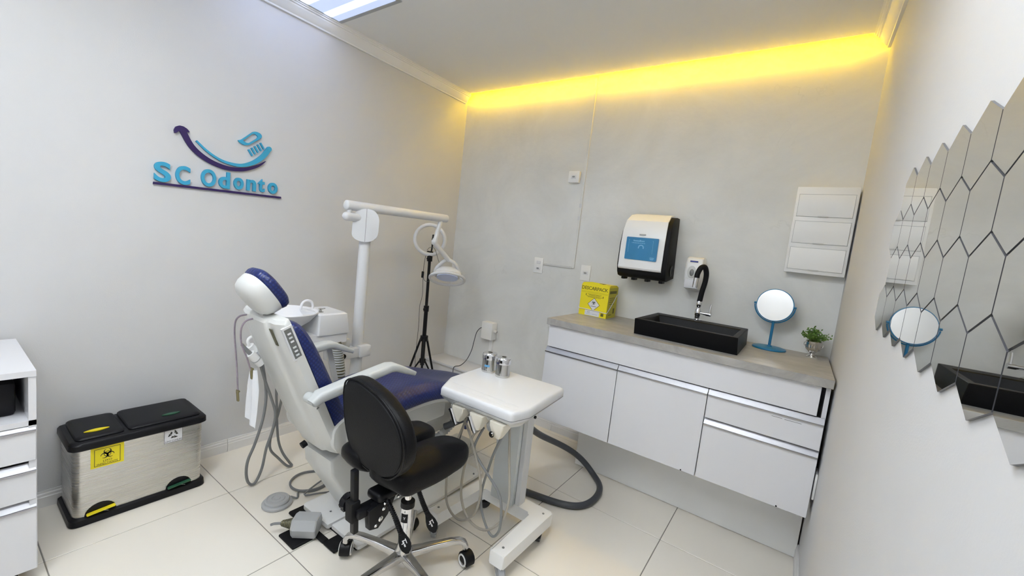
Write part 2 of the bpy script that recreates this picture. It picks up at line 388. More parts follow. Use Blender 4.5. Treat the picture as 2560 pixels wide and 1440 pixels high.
# recessed troffers, plus one added fill light near the rear wall
def troffer(cx, cy, label, e, dn, col):
    diffuser_mat(dn, e, [(-.215), (-.075), (.075), (.215)], col)
    t = thing('ceiling_light', label, 'ceiling light', (cx, cy, H))
    b = B(); hx, hy = .285, .31
    for sx in (-1, 1): b.mm((cx+sx*hx, cy-hy, H-.006), (cx+sx*(hx-.022), cy+hy, H+.0))
    for sy in (-1, 1): b.mm((cx-hx+.022, cy+sy*hy, H-.006), (cx+hx-.022, cy+sy*(hy-.022), H+.0))
    b.build('frame', 'greyp', t)
    B().mm((cx-hx+.022, cy-hy+.022, H-.004), (cx+hx-.022, cy+hy-.022, H-.001)).build('diffuser', dn, t, smooth=0)
troffer(.335, -1.55, 'recessed ceiling light with cool prismatic diffuser close to the crown moulding over the logo wall', PANEL_E, 'diffuser_a', (.58, .69, 1.0))
troffer(1.20, -2.75, 'recessed ceiling light with neutral white diffuser over the drawer unit side', PANEL2_E, 'diffuser_b', (.90, .955, 1.0))
troffer(2.15, -2.20, 'recessed ceiling light with neutral white diffuser near the hexagon mirror wall', PANEL3_E, 'diffuser_c', (.90, .955, 1.0))
troffer(1.60, -3.45, 'added unseen fill light built as a neutral white ceiling troffer close to the rear wall', FILL_PANEL_E, 'diffuser_fill', (.90, .955, 1.0))  # unseen fill, added behind the camera to brighten fronts and chair base

# low boxed-in ledge at the foot of the plaster wall
t = thing('low_bench', 'low white boxed ledge along the foot of the plaster wall in the corner', 'bench', (.37, -.115, 0))
B().mm((.001, -.215, 0), (.745, -.001, .300), .002, 1).build('body', 'lam', t)
B().mm((.001, -.232, .300), (.752, -.001, .32), .003, 2).build('top_board', 'lam', t)

# ================================================================== vanity cabinet
YF = -.6
t = thing('vanity_cabinet', 'white vanity cabinet with aluminium handle rails under the stone-look counter', 'cabinet', (2.06, -.3, 0))
b = B(); b.mm((1.376, -.58, .347), (1.394, -.002, .922)); b.mm((2.716, -.58, .347), (2.732, -.002, .922)); b.mm((1.394, -.58, .347), (2.716, -.002, .363)); b.mm((1.394, -.02, .363), (2.716, -.002, .922)); b.mm((1.822, -.575, .363), (1.838, -.02, .78)); b.mm((2.272, -.575, .363), (2.288, -.02, .78))
b.build('body', 'lam', t, smooth=0)
B().mm((1.384, -.594, .792), (2.700, -.578, .922), .001, 1).build('fascia', 'lam', t)
B().mm((1.539, -.318, .002), (2.738, -.300, .347), .001, 1).build('plinth', 'enamel', t)
def front(name, x0, x1, z0, z1):
    d = B().mm((x0, YF, z0), (x1, -.582, z1), .0012, 1).build(name, 'lam', t)
    # aluminium rail: sloping dark channel with a bright lip in front
    pr_ = [(YF+.002, z1), (YF-.006, z1), (YF-.007, z1+.006), (YF-.001, z1+.006), (YF+.016, z1+.030), (YF+.022, z1+.030), (YF+.022, z1)]
    B().prism(pr_, (x0, 0, 0), (0, 1, 0), (0, 0, 1), x1-x0).build('handle_rail', 'alu', d, smooth=0)
front('door', 1.378, 1.8275, .349, .757); front('door', 1.8315, 2.2785, .349, .757)
front('drawer', 2.2825, 2.730, .650, .757); front('drawer', 2.2825, 2.730, .349, .614)
tx = B(); tx.mm((2.545, YF-.0006, .744), (2.585, YF, .746)); tx.mm((2.593, YF-.0006, .743), (2.655, YF, .745)); tx.build('print_mark', 'greyd', t)
for x in (2.215, 2.62): B().cyl((x, -.597, .354), (x, -.6015, .354), .0035, n=10).build('screw_head', 'blackm', t)
B().cyl((1.548, -.316, .04), (1.548, -.3195, .04), .003, n=10).build('screw_head', 'blackm', t)
tag(B().mm((1.372, -.614, .923), (2.737, -.001, .9605), .0015, 1).build('countertop', 'stone', loc=(2.05, -.3, .923)), 'grey-beige stone-look countertop on the white vanity cabinet', 'countertop')
# ------------------------------------------------------------------ sink
def rect(x0, x1, y0, y1, z): return [(x0, y0, z), (x1, y0, z), (x1, y1, z), (x0, y1, z)]
b = B(); zt, z0 = 1.048, .9607
ro = [rect(1.862, 2.366, -.515, -.115, z0), rect(1.866, 2.362, -.545, -.115, zt-.002), rect(1.868, 2.360, -.543, -.117, zt), rect(1.895, 2.338, -.508, -.205, zt), rect(1.900, 2.333, -.500, -.210, zt-.004), rect(1.925, 2.31, -.475, -.235, z0+.02)]
b.loft(ro, True); sk = b.build('vessel_sink', 'sinkb', loc=(2.11, -.33, .9607), smooth=25); tag(sk, 'black rectangular stone vessel sink standing on the counter', 'sink')
B().lathe([(.022, 0), (.022, .003), (.012, .003), (.010, .001)], (2.11, -.36, z0+.0202), n=20).build('drain', 'chrome', sk)
# tap on the back rim of the sink
t = thing('flexible_faucet', 'chrome faucet with black flexible spout on the sink rim', 'faucet', (2.10, -.155, zt))
x, y = 2.10, -.155
B().lathe([(.027, 0), (.027, .006), (.020, .010), (.0145, .014), (.0145, .028), (.017, .032), (.017, .060), (.0125, .066), (.0125, .082), (.015, .086), (.015, .112), (.012, .116)], (x, y, zt), n=28).build('body', 'chrome', t)
b = B(); b.cyl((x, y, zt+.046), (x+.062, y-.005, zt+.046), .0085, n=16); b.cyl((x+.045, y-.0035, zt+.046), (x+.072, y-.006, zt+.046), .011, n=16); hv = b.build('valve', 'chrome', t)
B().tube([(x+.064, y-.005, zt+.05), (x+.064, y-.005, zt+.075), (x+.066, y-.004, zt+.104)], [.0062, .0045], n=10, sub=3).build('lever', 'chrome', hv)
sp2 = [(x, y, zt+.112), (x+.005, y, zt+.17), (x+.013, y, zt+.225), (x+.014, y-.006, zt+.275), (x+.004, y-.022, zt+.310), (x-.013, y-.037, zt+.304), (x-.024, y-.045, zt+.272), (x-.026, y-.046, zt+.246)]
B().tube(sp2, .0145, n=16, sub=7).build('spout_hose', 'blackm', t)
B().cyl((x-.026, y-.046, zt+.250), (x-.030, y-.047, zt+.190), .0140, .0130, n=20).build('nozzle', 'chrome', t)

# ================================================================== fittings on the plaster wall
# paper towel dispenser
t = thing('towel_dispenser', 'white and black paper towel dispenser with blue display on the plaster wall', 'towel dispenser', (1.74, 0, 1.25))
pf = [(-.001, 1.262), (-.15, 1.243), (-.185, 1.250), (-.205, 1.275), (-.212, 1.32), (-.210, 1.45), (-.200, 1.53), (-.172, 1.592), (-.12, 1.627), (-.05, 1.640), (-.001, 1.640)]
def taper(b):
    for v in b.bm.verts:
        if v.co.z > 1.48: v.co.x = 1.748+(v.co.x-1.748)*(1-.10*((v.co.z-1.48)/.17)**2)
    return b
bd = taper(B().prism(pf, (1.600, 0, 0), (0, 1, 0), (0, 0, 1), .300, .006, 2)).build('housing', 'blackm', t)
for xx in (1.625, 1.69, 1.775, 1.862): B().mm((xx-.011, -.150, 1.228), (xx+.011, -.09, 1.25), .003, 1).build('foot', 'black', bd)
B().lathe([(.034, 0), (.034, .002), (.022, .003), (.018, .001)], (1.9005, -.085, 1.31), (1, 0, 0), n=24).build('lock_knob', 'black', bd)
outer = [(-.213, 1.298), (-.2200, 1.308), (-.2200, 1.45), (-.212, 1.533), (-.186, 1.597), (-.126, 1.637), (-.045, 1.652)]
inner = [(a+.008, b_-.004) for a, b_ in outer]
cv = B()
nx = 9
for i in range(nx):
    pass
rings = []
for i in range(nx):
    u = -1+2*i/(nx-1); x_ = 1.742+u*.133; bow = .012*(1-u*u)
    rings.append([(x_, a-bow, c) for a, c in outer]+[(x_, a, c) for a, c in reversed(inner)])
cv.loft(rings, True); taper(cv); cvo = cv.build('front_cover', 'enamel', t, smooth=30)
B().mm((1.722, -.2345, 1.507), (1.762, -.2300, 1.515), .002, 1).build('name_badge', 'greyp', cvo)
sc_ = B(); sc_.prism(rpoly([(1.648, 1.357), (1.843, 1.357), (1.843, 1.493), (1.648, 1.493)], .006), (0, -.2325, 0), (1, 0, 0), (0, 0, 1), .002); sco = sc_.build('display_card', 'screen', t)
b = B(); q = -.2351
def bar(x0, x1, z0, z1): b.mm((x0, q, z0), (x1, q+.0008, z1))
xx = 1.692
for k, wd_ in enumerate((.006, .009, .008, .008, .007, .009, .006, .008, .008)):
    bar(xx, xx+wd_-.0018, 1.468, 1.4745+(.003 if k in (0, 5) else 0)); xx += wd_
xx = 1.683
for wd_ in (.005, .012, .010, .008, .012, .005, .01, .012, .009): bar(xx, xx+wd_-.002, 1.457, 1.4605); xx += wd_
bar(1.664, 1.6652, 1.40, 1.477); bar(1.664, 1.669, 1.4758, 1.477); bar(1.812, 1.8132, 1.40, 1.477); bar(1.808, 1.8132, 1.4758, 1.477)
oa = arc(1.742, 1.432, .018, -.35, PI+.35, 18); ia = arc(1.742, 1.432, .012, -.35, PI+.35, 18)
b.prism(oa+list(reversed(ia)), (0, q+.0008, 0), (1, 0, 0), (0, 0, 1), .0008)
bar(1.803, 1.829, 1.3765, 1.379); bar(1.803, 1.829, 1.370, 1.3733); bar(1.806, 1.824, 1.365, 1.368)
b.build('display_print', 'screenl', sco)['kind'] = 'stuff'
# soap dispenser
t = thing('soap_dispenser', 'white liquid soap dispenser mounted behind the black tap spout', 'soap dispenser', (2.03, 0, 1.22))
def soap_ring(z, hw, d, r=.016): return [(2.028+a, b_, z) for a, b_ in rpoly([(-hw, 0), (-hw, -d), (hw, -d), (hw, 0)], [0, r, r, 0], 4)]
B().loft([soap_ring(1.212, .034, .055), soap_ring(1.222, .043, .085), soap_ring(1.245, .046, .098), soap_ring(1.32, .049, .106), soap_ring(1.375, .049, .102), soap_ring(1.402, .047, .088), soap_ring(1.412, .042, .06)], True).build('body', 'enamel', t, smooth=30)
B().mm((2.006, -.1065, 1.381), (2.05, -.1015, 1.389), .001, 1).build('blue_label', 'blueband', t)
B().prism([(a*.024, c*.036) for a, c in arc(0, 0, 1, 0, 2*PI, 24)[:-1]], (2.022, -.1035, 1.322), (1, 0, 0), (0, 0, 1), .005, .002).build('window_ring', 'plastw', t)
B().ball((2.024, -.1075, 1.318), (.0125, .006, .021)).build('window', 'greyd', t)
B().mm((1.99, -.110, 1.225), (2.066, -.102, 1.278), .004, 2).build('push_bar', 'white', t)
# breaker panel
t = thing('breaker_panel', 'white electrical breaker panel with three hinged covers beside the corner', 'breaker panel', (2.607, 0, 1.388))
B().mm((2.478, -.05, 1.388), (2.734, -.001, 1.832), .004, 2).build('box', 'enamel', t)
fr = B(); fr.mm((2.474, -.060, 1.384), (2.737, -.046, 1.836), .004, 2); fr.build('frame', 'enamel', t)
for k in range(3):
    z_ = 1.683-k*.139
    g = B(); n_ = 8; rr = []
    for i in range(n_+1):
        a = i/n_; zz = z_+a*.113; rr.append([(2.489, -.0605-.009*math.sin(PI*min(1, a*.8+.12)), zz), (2.722, -.0605-.009*math.sin(PI*min(1, a*.8+.12)), zz), (2.722, -.058, zz), (2.489, -.058, zz)])
    cvr = g.loft(rr, True).build('cover', 'enamel', t, smooth=30)
    B().mm((2.580, -.0695, z_-.0025), (2.625, -.060, z_+.003), .001, 1).build('finger_tab', 'plastw', cvr)
    f = B(); z1_ = z_+.113
    for (a0, a1, c0, c1) in ((2.486, 2.725, z_-.0022, z_-.0005), (2.486, 2.725, z1_+.0005, z1_+.0022), (2.487, 2.4885, z_, z1_), (2.7225, 2.724, z_, z1_)): f.mm((a0, -.0607, c0), (a1, -.0600, c1))
    f.build('gap', 'greyp', cvr)
# switch plates
def plate(name, label, x0, x1, z0, z1, kind, t_=.008):
    t = thing(name, label, 'wall plate', ((x0+x1)/2, 0, z0))
    B().mm((x0, -t_, z0), (x1, -.0005, z1), .003, 2).build('cover_plate', 'enamel', t)
    xc = (x0+x1)/2
    if kind == 'switch':
        for zc in (z0+(z1-z0)*.70, z0+(z1-z0)*.30):
            B().mm((xc-.018, -t_-.003, zc-.012), (xc+.018, -t_+.001, zc+.012), .0015, 1).build('rocker', 'white', t)
        outlet(t, xc, z0+(z1-z0)*.30, -t_-.003)
    else:
        B().mm((xc-.020, -t_-.002, (z0+z1)/2-.013), (xc+.020, -t_+.001, (z0+z1)/2+.013), .0015, 1).build('insert', 'white', t)
        outlet(t, xc, (z0+z1)/2, -t_-.002)
    return t
def outlet(t, xc, zc, y):
    hexp = [(-.0125, 0), (-.007, .0065), (.007, .0065), (.0125, 0), (.007, -.0065), (-.007, -.0065)]
    s_ = B().prism(hexp, (xc, y+.0004, zc), (1, 0, 0), (0, 0, 1), .0008).build('socket_recess', 'greyp', t)
    b = B()
    for dx in (-.006, 0, .006): b.cyl((xc+dx, y-.0005, zc), (xc+dx, y-.001, zc), .0021, n=8)
    b.build('pin_hole', 'ink', s_)
plate('light_switch', 'white switch plate with an outlet at the end of the surface conduit', .858, .938, 1.172, 1.288, 'switch')
plate('wall_outlet', 'white outlet plate just above the yellow sharps box', 1.258, 1.334, 1.166, 1.277, 'outlet')
t = plate('surface_outlet', 'small square surface outlet box high beside the vertical conduit', 1.078, 1.164, 1.855, 1.935, 'outlet', .03)
t2 = B().mm((W-.010, -.585, .43), (W-.0005, -.505, .545), .003, 2); o = t2.build('wall_outlet', 'enamel', loc=(W-.01, -.545, .43)); tag(o, 'white outlet plate low on the side wall beside the drawers', 'wall plate')
t = thing('cable_conduit', 'thin wall-coloured cable conduit running down to the switch plate', 'conduit', (1.19, 0, 1.243))
B().mm((1.186, -.011, 1.243), (1.204, -.0005, 2.579), .001, 1).build('vertical_run', 'plaster', t)
B().mm((.938, -.009, 1.239), (1.186, -.0005, 1.253), .001, 1).build('horizontal_run', 'plastw', t)
for z_ in (1.59, 1.68): B().mm((1.184, -.012, z_), (1.206, -.0112, z_+.028)).build('joint_tape', 'plast', t)
# socket box with plug over the ledge
t = thing('socket_box', 'white surface socket box with two plugs above the low ledge', 'socket box', (.515, 0, .57))
B().mm((.460, -.072, .570), (.572, -.0005, .712), .006, 2).build('box', 'enamel', t)
B().mm((.520, -.022, .322), (.546, -.0005, .570), .001, 1).build('trunking', 'enamel', t)
B().mm((.447, -.046, .640), (.4595, -.022, .668), .002, 1).build('plug', 'black', t)
p2_ = B().cyl((.5725, -.036, .645), (.596, -.036, .640), .014, .011, n=14).build('plug', 'plastw', t)
b = B(); b.tube([(.596, -.036, .638), (.602, -.036, .62), (.598, -.032, .59), (.580, -.02, .585)], .003, n=6); b.build('lead', 'plastw', p2_)
tag(B().tube([(.447, -.034, .654), (.425, -.045, .640), (.405, -.06, .60), (.398, -.075, .52), (.395, -.09, .45), (.378, -.12, .37), (.360, -.17, .326), (.35, -.235, .322), (.35, -.245, .28), (.352, -.244, .20), (.36, -.25, .05), (.37, -.28, .006), (.42, -.36, .005)], .0032, n=6).build('power_cord', 'hosed', loc=(.4, -.1, .0)), 'thin dark power cord hanging from the socket box over the ledge', 'cord')
# ================================================================== things on the counter
CT = .9607
# sharps box
t = thing('sharps_box', 'yellow cardboard sharps disposal box with biohazard diamond on the counter', 'box', (1.482, -.14, CT))
x0, x1, y0, y1, z1 = 1.388, 1.580, -.232, -.075, CT+.205
b = B(); b.loft([rect(x0, x1, y0, y1, CT), rect(x0, x1, y0, y1, CT+.20)], True); bx = b.build('carton', 'yellow', t, smooth=0)
B().mm((x1-.0002, y0+.002, CT+.002), (x1+.0006, y1-.002, CT+.198)).build('side_panel', 'yelside', bx, smooth=0)
B().prism([(x0, CT+.20), (x1, CT+.20), (x1-.01, CT+.212), (x0+.075, CT+.222), (x0+.01, CT+.214)], (0, y0+.004, 0), (1, 0, 0), (0, 0, 1), .003).build('flap', 'yellow', bx)
B().loft([rect(x0, x1, y0+.002, y1, CT+.199), rect(x0+.006, x1-.006, y0+.03, y1-.02, CT+.212)], True).build('lid', 'yellow', bx, smooth=0)
B().mm((x0+.085, y0+.045, CT+.208), (x0+.13, y0+.095, CT+.2128)).build('opening', 'ink', bx)
b = B().add(text_mesh('DESCARPACK', .031, .0003, .0004, 'CENTER', .93), BW((x0+x1)/2-.003, CT+.170, y0-.0006)); b.build('lettering', 'inkol', bx, smooth=0)
b = B(); q = y0-.0008
def bar(a0, a1, c0, c1): b.mm((a0, q, c0), (a1, q+.0008, c1))
bar(x0+.004, x1-.003, CT+.157, CT+.1578); bar(x0+.004, x1-.003, CT+.150, CT+.1508)
random.seed(3)
for zz, a0, a1 in ((.140, 1.437, 1.533), (.134, 1.447, 1.525), (.127, 1.431, 1.540), (.121, 1.440, 1.53)):
    a = a0
    while a < a1: w_ = random.uniform(.004, .012); bar(a, min(a1, a+w_), CT+zz, CT+zz+.0024); a += w_+.0018
bar(1.424, 1.429, CT+.131, CT+.143); bar(1.543, 1.548, CT+.126, CT+.138)
b.prism([(a, c) for a, c in rpoly([(1.543, CT+.010), (1.562, CT+.010), (1.562, CT+.029), (1.543, CT+.029)], .002)], (0, q+.0008, 0), (1, 0, 0), (0, 0, 1), .0008)
b.build('print', 'inkol', bx, smooth=0)['kind'] = 'stuff'
dm = [(0, -.043), (.043, 0), (0, .043), (-.043, 0)]
B().prism(dm, (1.487, y0-.0001, CT+.078), (1, 0, 0), (0, 0, 1), .0006).build('diamond_border', 'inkol', bx)
dw = B().prism([(a*.91, c*.91) for a, c in dm], (1.487, y0-.0006, CT+.078), (1, 0, 0), (0, 0, 1), .0006).build('diamond', 'white', bx)
b = B(); biohazard(b, BW(1.487, CT+.089, y0-.0012), .0165); b.mm((1.468, y0-.0018, CT+.064), (1.506, y0-.0012, CT+.0665)); b.build('biohazard_sign', 'ink', bx)
B().mm((1.432, y0-.0012, CT+.003), (1.533, y0-.0001, CT+.036)).build('paper_label', 'white', bx)
b = B(); rr_ = rpoly([(1.452, CT+.018), (1.466, CT+.018), (1.466, CT+.031), (1.452, CT+.031)], .003)
b.mm((1.450, y0-.0020, CT+.0195), (1.4525, y0-.0012, CT+.030)); b.mm((1.463, y0-.0020, CT+.0195), (1.4655, y0-.0012, CT+.030)); b.mm((1.4525, y0-.002, CT+.0275), (1.463, y0-.0012, CT+.030)); b.mm((1.4525, y0-.002, CT+.0195), (1.463, y0-.0012, CT+.022))
b.mm((1.443, y0-.002, CT+.011), (1.472, y0-.0012, CT+.013)); b.mm((1.485, y0-.002, CT+.013), (1.520, y0-.0012, CT+.0155)); b.build('label_print', 'greyp', bx)
b = B()
for (a0, a1, c0, c1) in ((-.215, -.10, .160, .178), (-.21, -.12, .13, .134), (-.205, -.11, .118, .122), (-.21, -.13, .105, .109), (-.20, -.12, .09, .094), (-.13, -.105, .028, .062), (-.2, -.15, .02, .024)): b.mm((x1+.0005, a0, CT+c0), (x1+.001, a1, CT+c1))
b.build('side_print', 'inkol', bx, smooth=0)['kind'] = 'stuff'
B().tube([(x1+.002, y1-.012, CT+.150), (x1+.004, -.15, CT+.098), (x1+.004, y0+.004, CT+.040), (x1-.004, y0-.005, CT+.036), (1.53, y0-.005, CT+.0385), (1.44, y0-.005, CT+.042), (x0+.006, y0-.005, CT+.042), (x0-.003, y0+.01, CT+.05), (x0-.003, -.15, CT+.10), (x0-.003, y1-.012, CT+.15)], .0022, n=6, sub=4).build('carry_strap', 'paper', t)
# vanity mirror
t = thing('vanity_mirror', 'round tabletop vanity mirror on a blue pedestal stand', 'mirror', (2.472, -.11, CT))
cx, cy = 2.472, -.11
B().lathe([(.078, 0), (.080, .003), (.079, .008), (.070, .011), (.016, .013), (.010, .020)], (cx, cy, CT), n=40).build('base', 'cyanp', t)
B().cyl((cx, cy, CT+.012), (cx, cy, CT+.150), .0068, n=14).build('stem', 'cyanp', t)
mc_ = Vector((cx-.006, cy, CT+.238)); nv = Vector((-.10, -.985, .10)).normalized(); uu = Vector((0, 0, 1)).cross(nv).normalized(); vv = nv.cross(uu)
fk = []
for i in range(25):
    a = PI+.08+(PI-.16)*i/24; fk.append(mc_+uu*math.cos(a)*.094+Vector((0, 0, 1))*math.sin(a)*.094)
B().tube(fk, .0032, n=8, sub=0).build('fork', 'cyanp', t)
hd = B().lathe([(.084, -.006), (.0875, -.005), (.088, .0), (.0875, .005), (.084, .006)], mc_, nv, n=48).build('rim', 'cyanp', t)
B().lathe([(.0835, .0055), (.0835, .0066), (.06, .0068), (.03, .0069), (.0, .0069)], mc_, nv, n=48, cap=True).build('mirror_glass', 'mirror', t)
for s_ in (-1, 1): B().cyl(mc_+uu*s_*.087, mc_+uu*s_*.098, .006, n=12).build('pivot', 'cyanp', t)
# little potted plant
t = thing('potted_plant', 'small artificial green plant in a fluted silver urn at the counter end', 'potted plant', (2.662, -.115, CT))
cx, cy = 2.662, -.115
def ur(r, z, f=0.): return [(cx+(r+f*math.cos(14*a))*math.cos(a), cy+(r+f*math.cos(14*a))*math.sin(a), CT+z) for a in [2*PI*i/84 for i in range(84)]]
def sq(r, z): return [(cx+r*max(-.9, min(.9, 1.3*math.cos(a))), cy+r*max(-.9, min(.9, 1.3*math.sin(a))), CT+z) for a in [2*PI*i/84 for i in range(84)]]
B().loft([sq(.026, 0), sq(.026, .005), ur(.020, .008), ur(.011, .016), ur(.0105, .022), ur(.018, .030, .001), ur(.030, .042, .0016), ur(.0335, .058, .0016), ur(.033, .068, .001), ur(.0345, .071), ur(.036, .076), ur(.0365, .084), ur(.034, .086), ur(.032, .082)], True).build('urn', 'silver', t, smooth=50)
for s_ in (-1, 1): B().tube([(cx+s_*.034, cy, CT+.074), (cx+s_*.0395, cy, CT+.071), (cx+s_*.039, cy, CT+.060), (cx+s_*.033, cy, CT+.054)], .0018, n=6).build('urn_handle', 'silver', t)
B().lathe([(.031, .076), (.02, .084), (0, .088)], (cx, cy, CT), n=20).build('moss', 'stemg', t)
random.seed(11); fo = B(); st = B()
for k in range(64):
    a = random.uniform(0, 2*PI); el = random.uniform(.40, 1.55); ln = random.uniform(.050, .082)
    d = Vector((math.cos(a)*math.cos(el), math.sin(a)*math.cos(el), math.sin(el)*.9)); p0 = Vector((cx+random.uniform(-.015, .015), cy+random.uniform(-.015, .015), CT+.08)); p1 = p0+d*ln
    st.tube([p0, (p0+p1)/2+Vector((0, 0, .004)), p1], .0007, n=4, sub=2)
    for j in range(7):
        p = p0.lerp(p1, .35+.65*j/6); sd = Vector((random.uniform(-1, 1), random.uniform(-1, 1), random.uniform(-.2, .9))).normalized(); wv = sd.orthogonal().normalized(); L_ = random.uniform(.010, .0145); Wd = L_*.40
        vs_ = [fo.bm.verts.new(q) for q in (p, p+sd*L_*.5+wv*Wd+Vector((0, 0, .0008)), p+sd*L_, p+sd*L_*.5-wv*Wd+Vector((0, 0, .0008)))]; fo.bm.faces.new(vs_)
fl_ = fo.build('foliage', 'leaf', t, smooth=0); fl_['kind'] = 'stuff'
st.build('stems', 'stemg', t, smooth=0)

# ================================================================== hexagon mirrors on the side wall
t = thing('hexagon_mirror', 'wall mirror made of elongated hexagon tiles on the side wall', 'mirror', (W, -1.75, 1.24))
th = math.radians(1.8); oy, oz = -1.75, 1.4375; hw, hh, pt = .0608, .0595, .0285
hexa = [(0, hh), (hw, hh-pt), (hw, -hh+pt), (0, -hh), (-hw, -hh+pt), (-hw, hh-pt)]
hm = {}
for r in range(4):
    for k in range(9 if r % 2 == 0 else 10):
        a = 1.406-1.75 + .1252*k - .006 - (.0626 if r % 2 else 0); c = .14-.0935*r
        yy_ = oy - (a*math.cos(th)) + c*math.sin(th)*-1; zz_ = oz + c*math.cos(th) - a*math.sin(th)
        if 'm' not in hm:
            b = B(); Rr = Matrix.Rotation(0, 4, 'X')
            b.prism(hexa, (0, 0, 0), (0, -1, 0), (0, 0, 1), .0035); o = b.build('mirror_tile', 'mirror', t, smooth=0); hm['m'] = o.data; o.data.materials.append(MATS['tileedge'])
            for f_ in o.data.polygons: f_.material_index = 0 if abs(f_.normal.x) > .5 else 1
            o.data.transform(Matrix.Translation(Vector((W, -1.75, 1.24)))); o.data.transform(Matrix.Rotation(th, 4, 'X')); 
        else: o = bpy.data.objects.new('mirror_tile', hm['m']); C.objects.link(o); o.parent = t
        o.location = (-.0008, yy_+1.75, zz_-1.24)

# ================================================================== logo on the left wall
t = thing('logo_sign', 'raised blue and purple lettered clinic sign with toothbrush smile', 'sign', (.0, -1.81, 1.46))
def wallm(me, y, z, sc=1., x=.004): return Matrix.Translation((x, y, z)) @ Matrix(((0, 0, 1, 0), (1, 0, 0, 0), (0, 1, 0, 0), (0, 0, 0, 1))) @ Matrix.Scale(sc, 4)
#  letters: (char, left y, base z, height, width)
for ch, ya, yb, zb, h_ in (('S', -2.098, -2.035, 1.478, .094), ('C', -2.016, -1.957, 1.480, .090), ('O', -1.911, -1.846, 1.489, .087), ('d', -1.833, -1.782, 1.492, .086), ('o', -1.763, -1.716, 1.498, .062), ('n', -1.700, -1.653, 1.500, .061), ('t', -1.641, -1.607, 1.503, .072), ('o', -1.588, -1.538, 1.503, .062)):
    me = text_mesh(ch, 1., .0, .028, 'LEFT', res=10)
    xs_ = [v.co.x for v in me.vertices]; ys_ = [v.co.y for v in me.vertices]
    sx, sy = (yb-ya)/(max(xs_)-min(xs_)), h_/(max(ys_)-min(ys_)); ox, oy_ = min(xs_), min(ys_)
    me.transform(Matrix.Translation((-ox, -oy_, 0))); me.transform(Matrix.Diagonal((sx, sy, 1, 1)))
    b = B(); b.bm.from_mesh(me)
    ex = bmesh.ops.extrude_face_region(b.bm, geom=list(b.bm.faces)); vv_ = [g for g in ex['geom'] if isinstance(g, bmesh.types.BMVert)]
    bmesh.ops.translate(b.bm, verts=vv_, vec=(0, 0, .014))
    b.rot(LW(ya, zb, .001)); b.build('letter', 'logoblue', t, smooth=30)
U_, V_ = (0, 1, 0), (0, 0, 1)
B().prism([(-2.100, 1.462), (-1.512, 1.483), (-1.514, 1.4935), (-2.099, 1.4735)], (.001, 0, 0), U_, V_, .010).build('underline', 'logopurp', t, smooth=0)
def swoosh(pts, ws):
    P = [Vector((a, c, 0)) for a, c in pts]; Q = cat(P, 8); n_ = len(Q); o_, i_ = [], []
    for k, p in enumerate(Q):
        d = (Q[min(k+1, n_-1)]-Q[max(k-1, 0)]).normalized(); nn = Vector((-d.y, d.x, 0)); f = k/(n_-1)*(len(ws)-1); j = min(int(f), len(ws)-2); w_ = ws[j]+(ws[j+1]-ws[j])*(f-j)
        o_.append((p+nn*w_)[:2]); i_.append((p-nn*w_)[:2])
    return o_+list(reversed(i_))
def strip(b, poly, x, d):
    return b.prism(poly, (x, 0, 0), U_, V_, d)
b = B(); strip(b, swoosh([(-1.996, 1.744), (-1.952, 1.670), (-1.885, 1.622), (-1.80, 1.600), (-1.72, 1.608), (-1.65, 1.640), (-1.607, 1.676)], [.0135, .0125, .0115, .0105, .009, .0065, .001]), .001, .011)
b.prism(rpoly([(-2.024, 1.716), (-2.027, 1.732), (-2.020, 1.749), (-2.006, 1.758), (-1.990, 1.758), (-1.974, 1.750), (-1.963, 1.737), (-1.976, 1.735), (-1.992, 1.738), (-2.008, 1.730), (-2.016, 1.722)], .004, 3), (.001, 0, 0), U_, V_, .0118)
b.build('smile_arc', 'logopurp', t, smooth=30)
b = B(); strip(b, swoosh([(-1.936, 1.704), (-1.885, 1.663), (-1.82, 1.632), (-1.74, 1.626), (-1.675, 1.652), (-1.625, 1.697), (-1.594, 1.745)], [.004, .005, .006, .008, .0105, .0125, .013]), .001, .011); b.prism(arc(-1.592, 1.748, .013, 0, 2*PI, 18)[:-1], (.001, 0, 0), U_, V_, .0118); b.build('brush_handle', 'logoblue', t, smooth=30)
ol = [(-1.752, 1.755), (-1.745, 1.747), (-1.722, 1.737), (-1.700, 1.741), (-1.640, 1.792), (-1.632, 1.806), (-1.640, 1.818), (-1.660, 1.824), (-1.678, 1.820), (-1.735, 1.762)]
ol = rpoly(ol, .008, 3); cxx = -1.690; czz = 1.780
b = B(); inn = [(cxx+(a-cxx)*.62, czz+(c-czz)*.66) for a, c in ol]; n_ = len(ol)
b.annulus(ol, inn, (.001, 0, 0), U_, V_, .011); b.build('brush_head', 'logoblue', t, smooth=30)
for k in range(5):
    y_ = -1.697+k*.0145; z_ = 1.716+k*.0125
    B().prism([(y_-.004, z_+.001), (y_+.0165, z_-.028), (y_+.023, z_-.023), (y_+.003, z_+.006)], (.001, 0, 0), U_, V_, .011).build('bristle', 'logoblue', t, smooth=0)

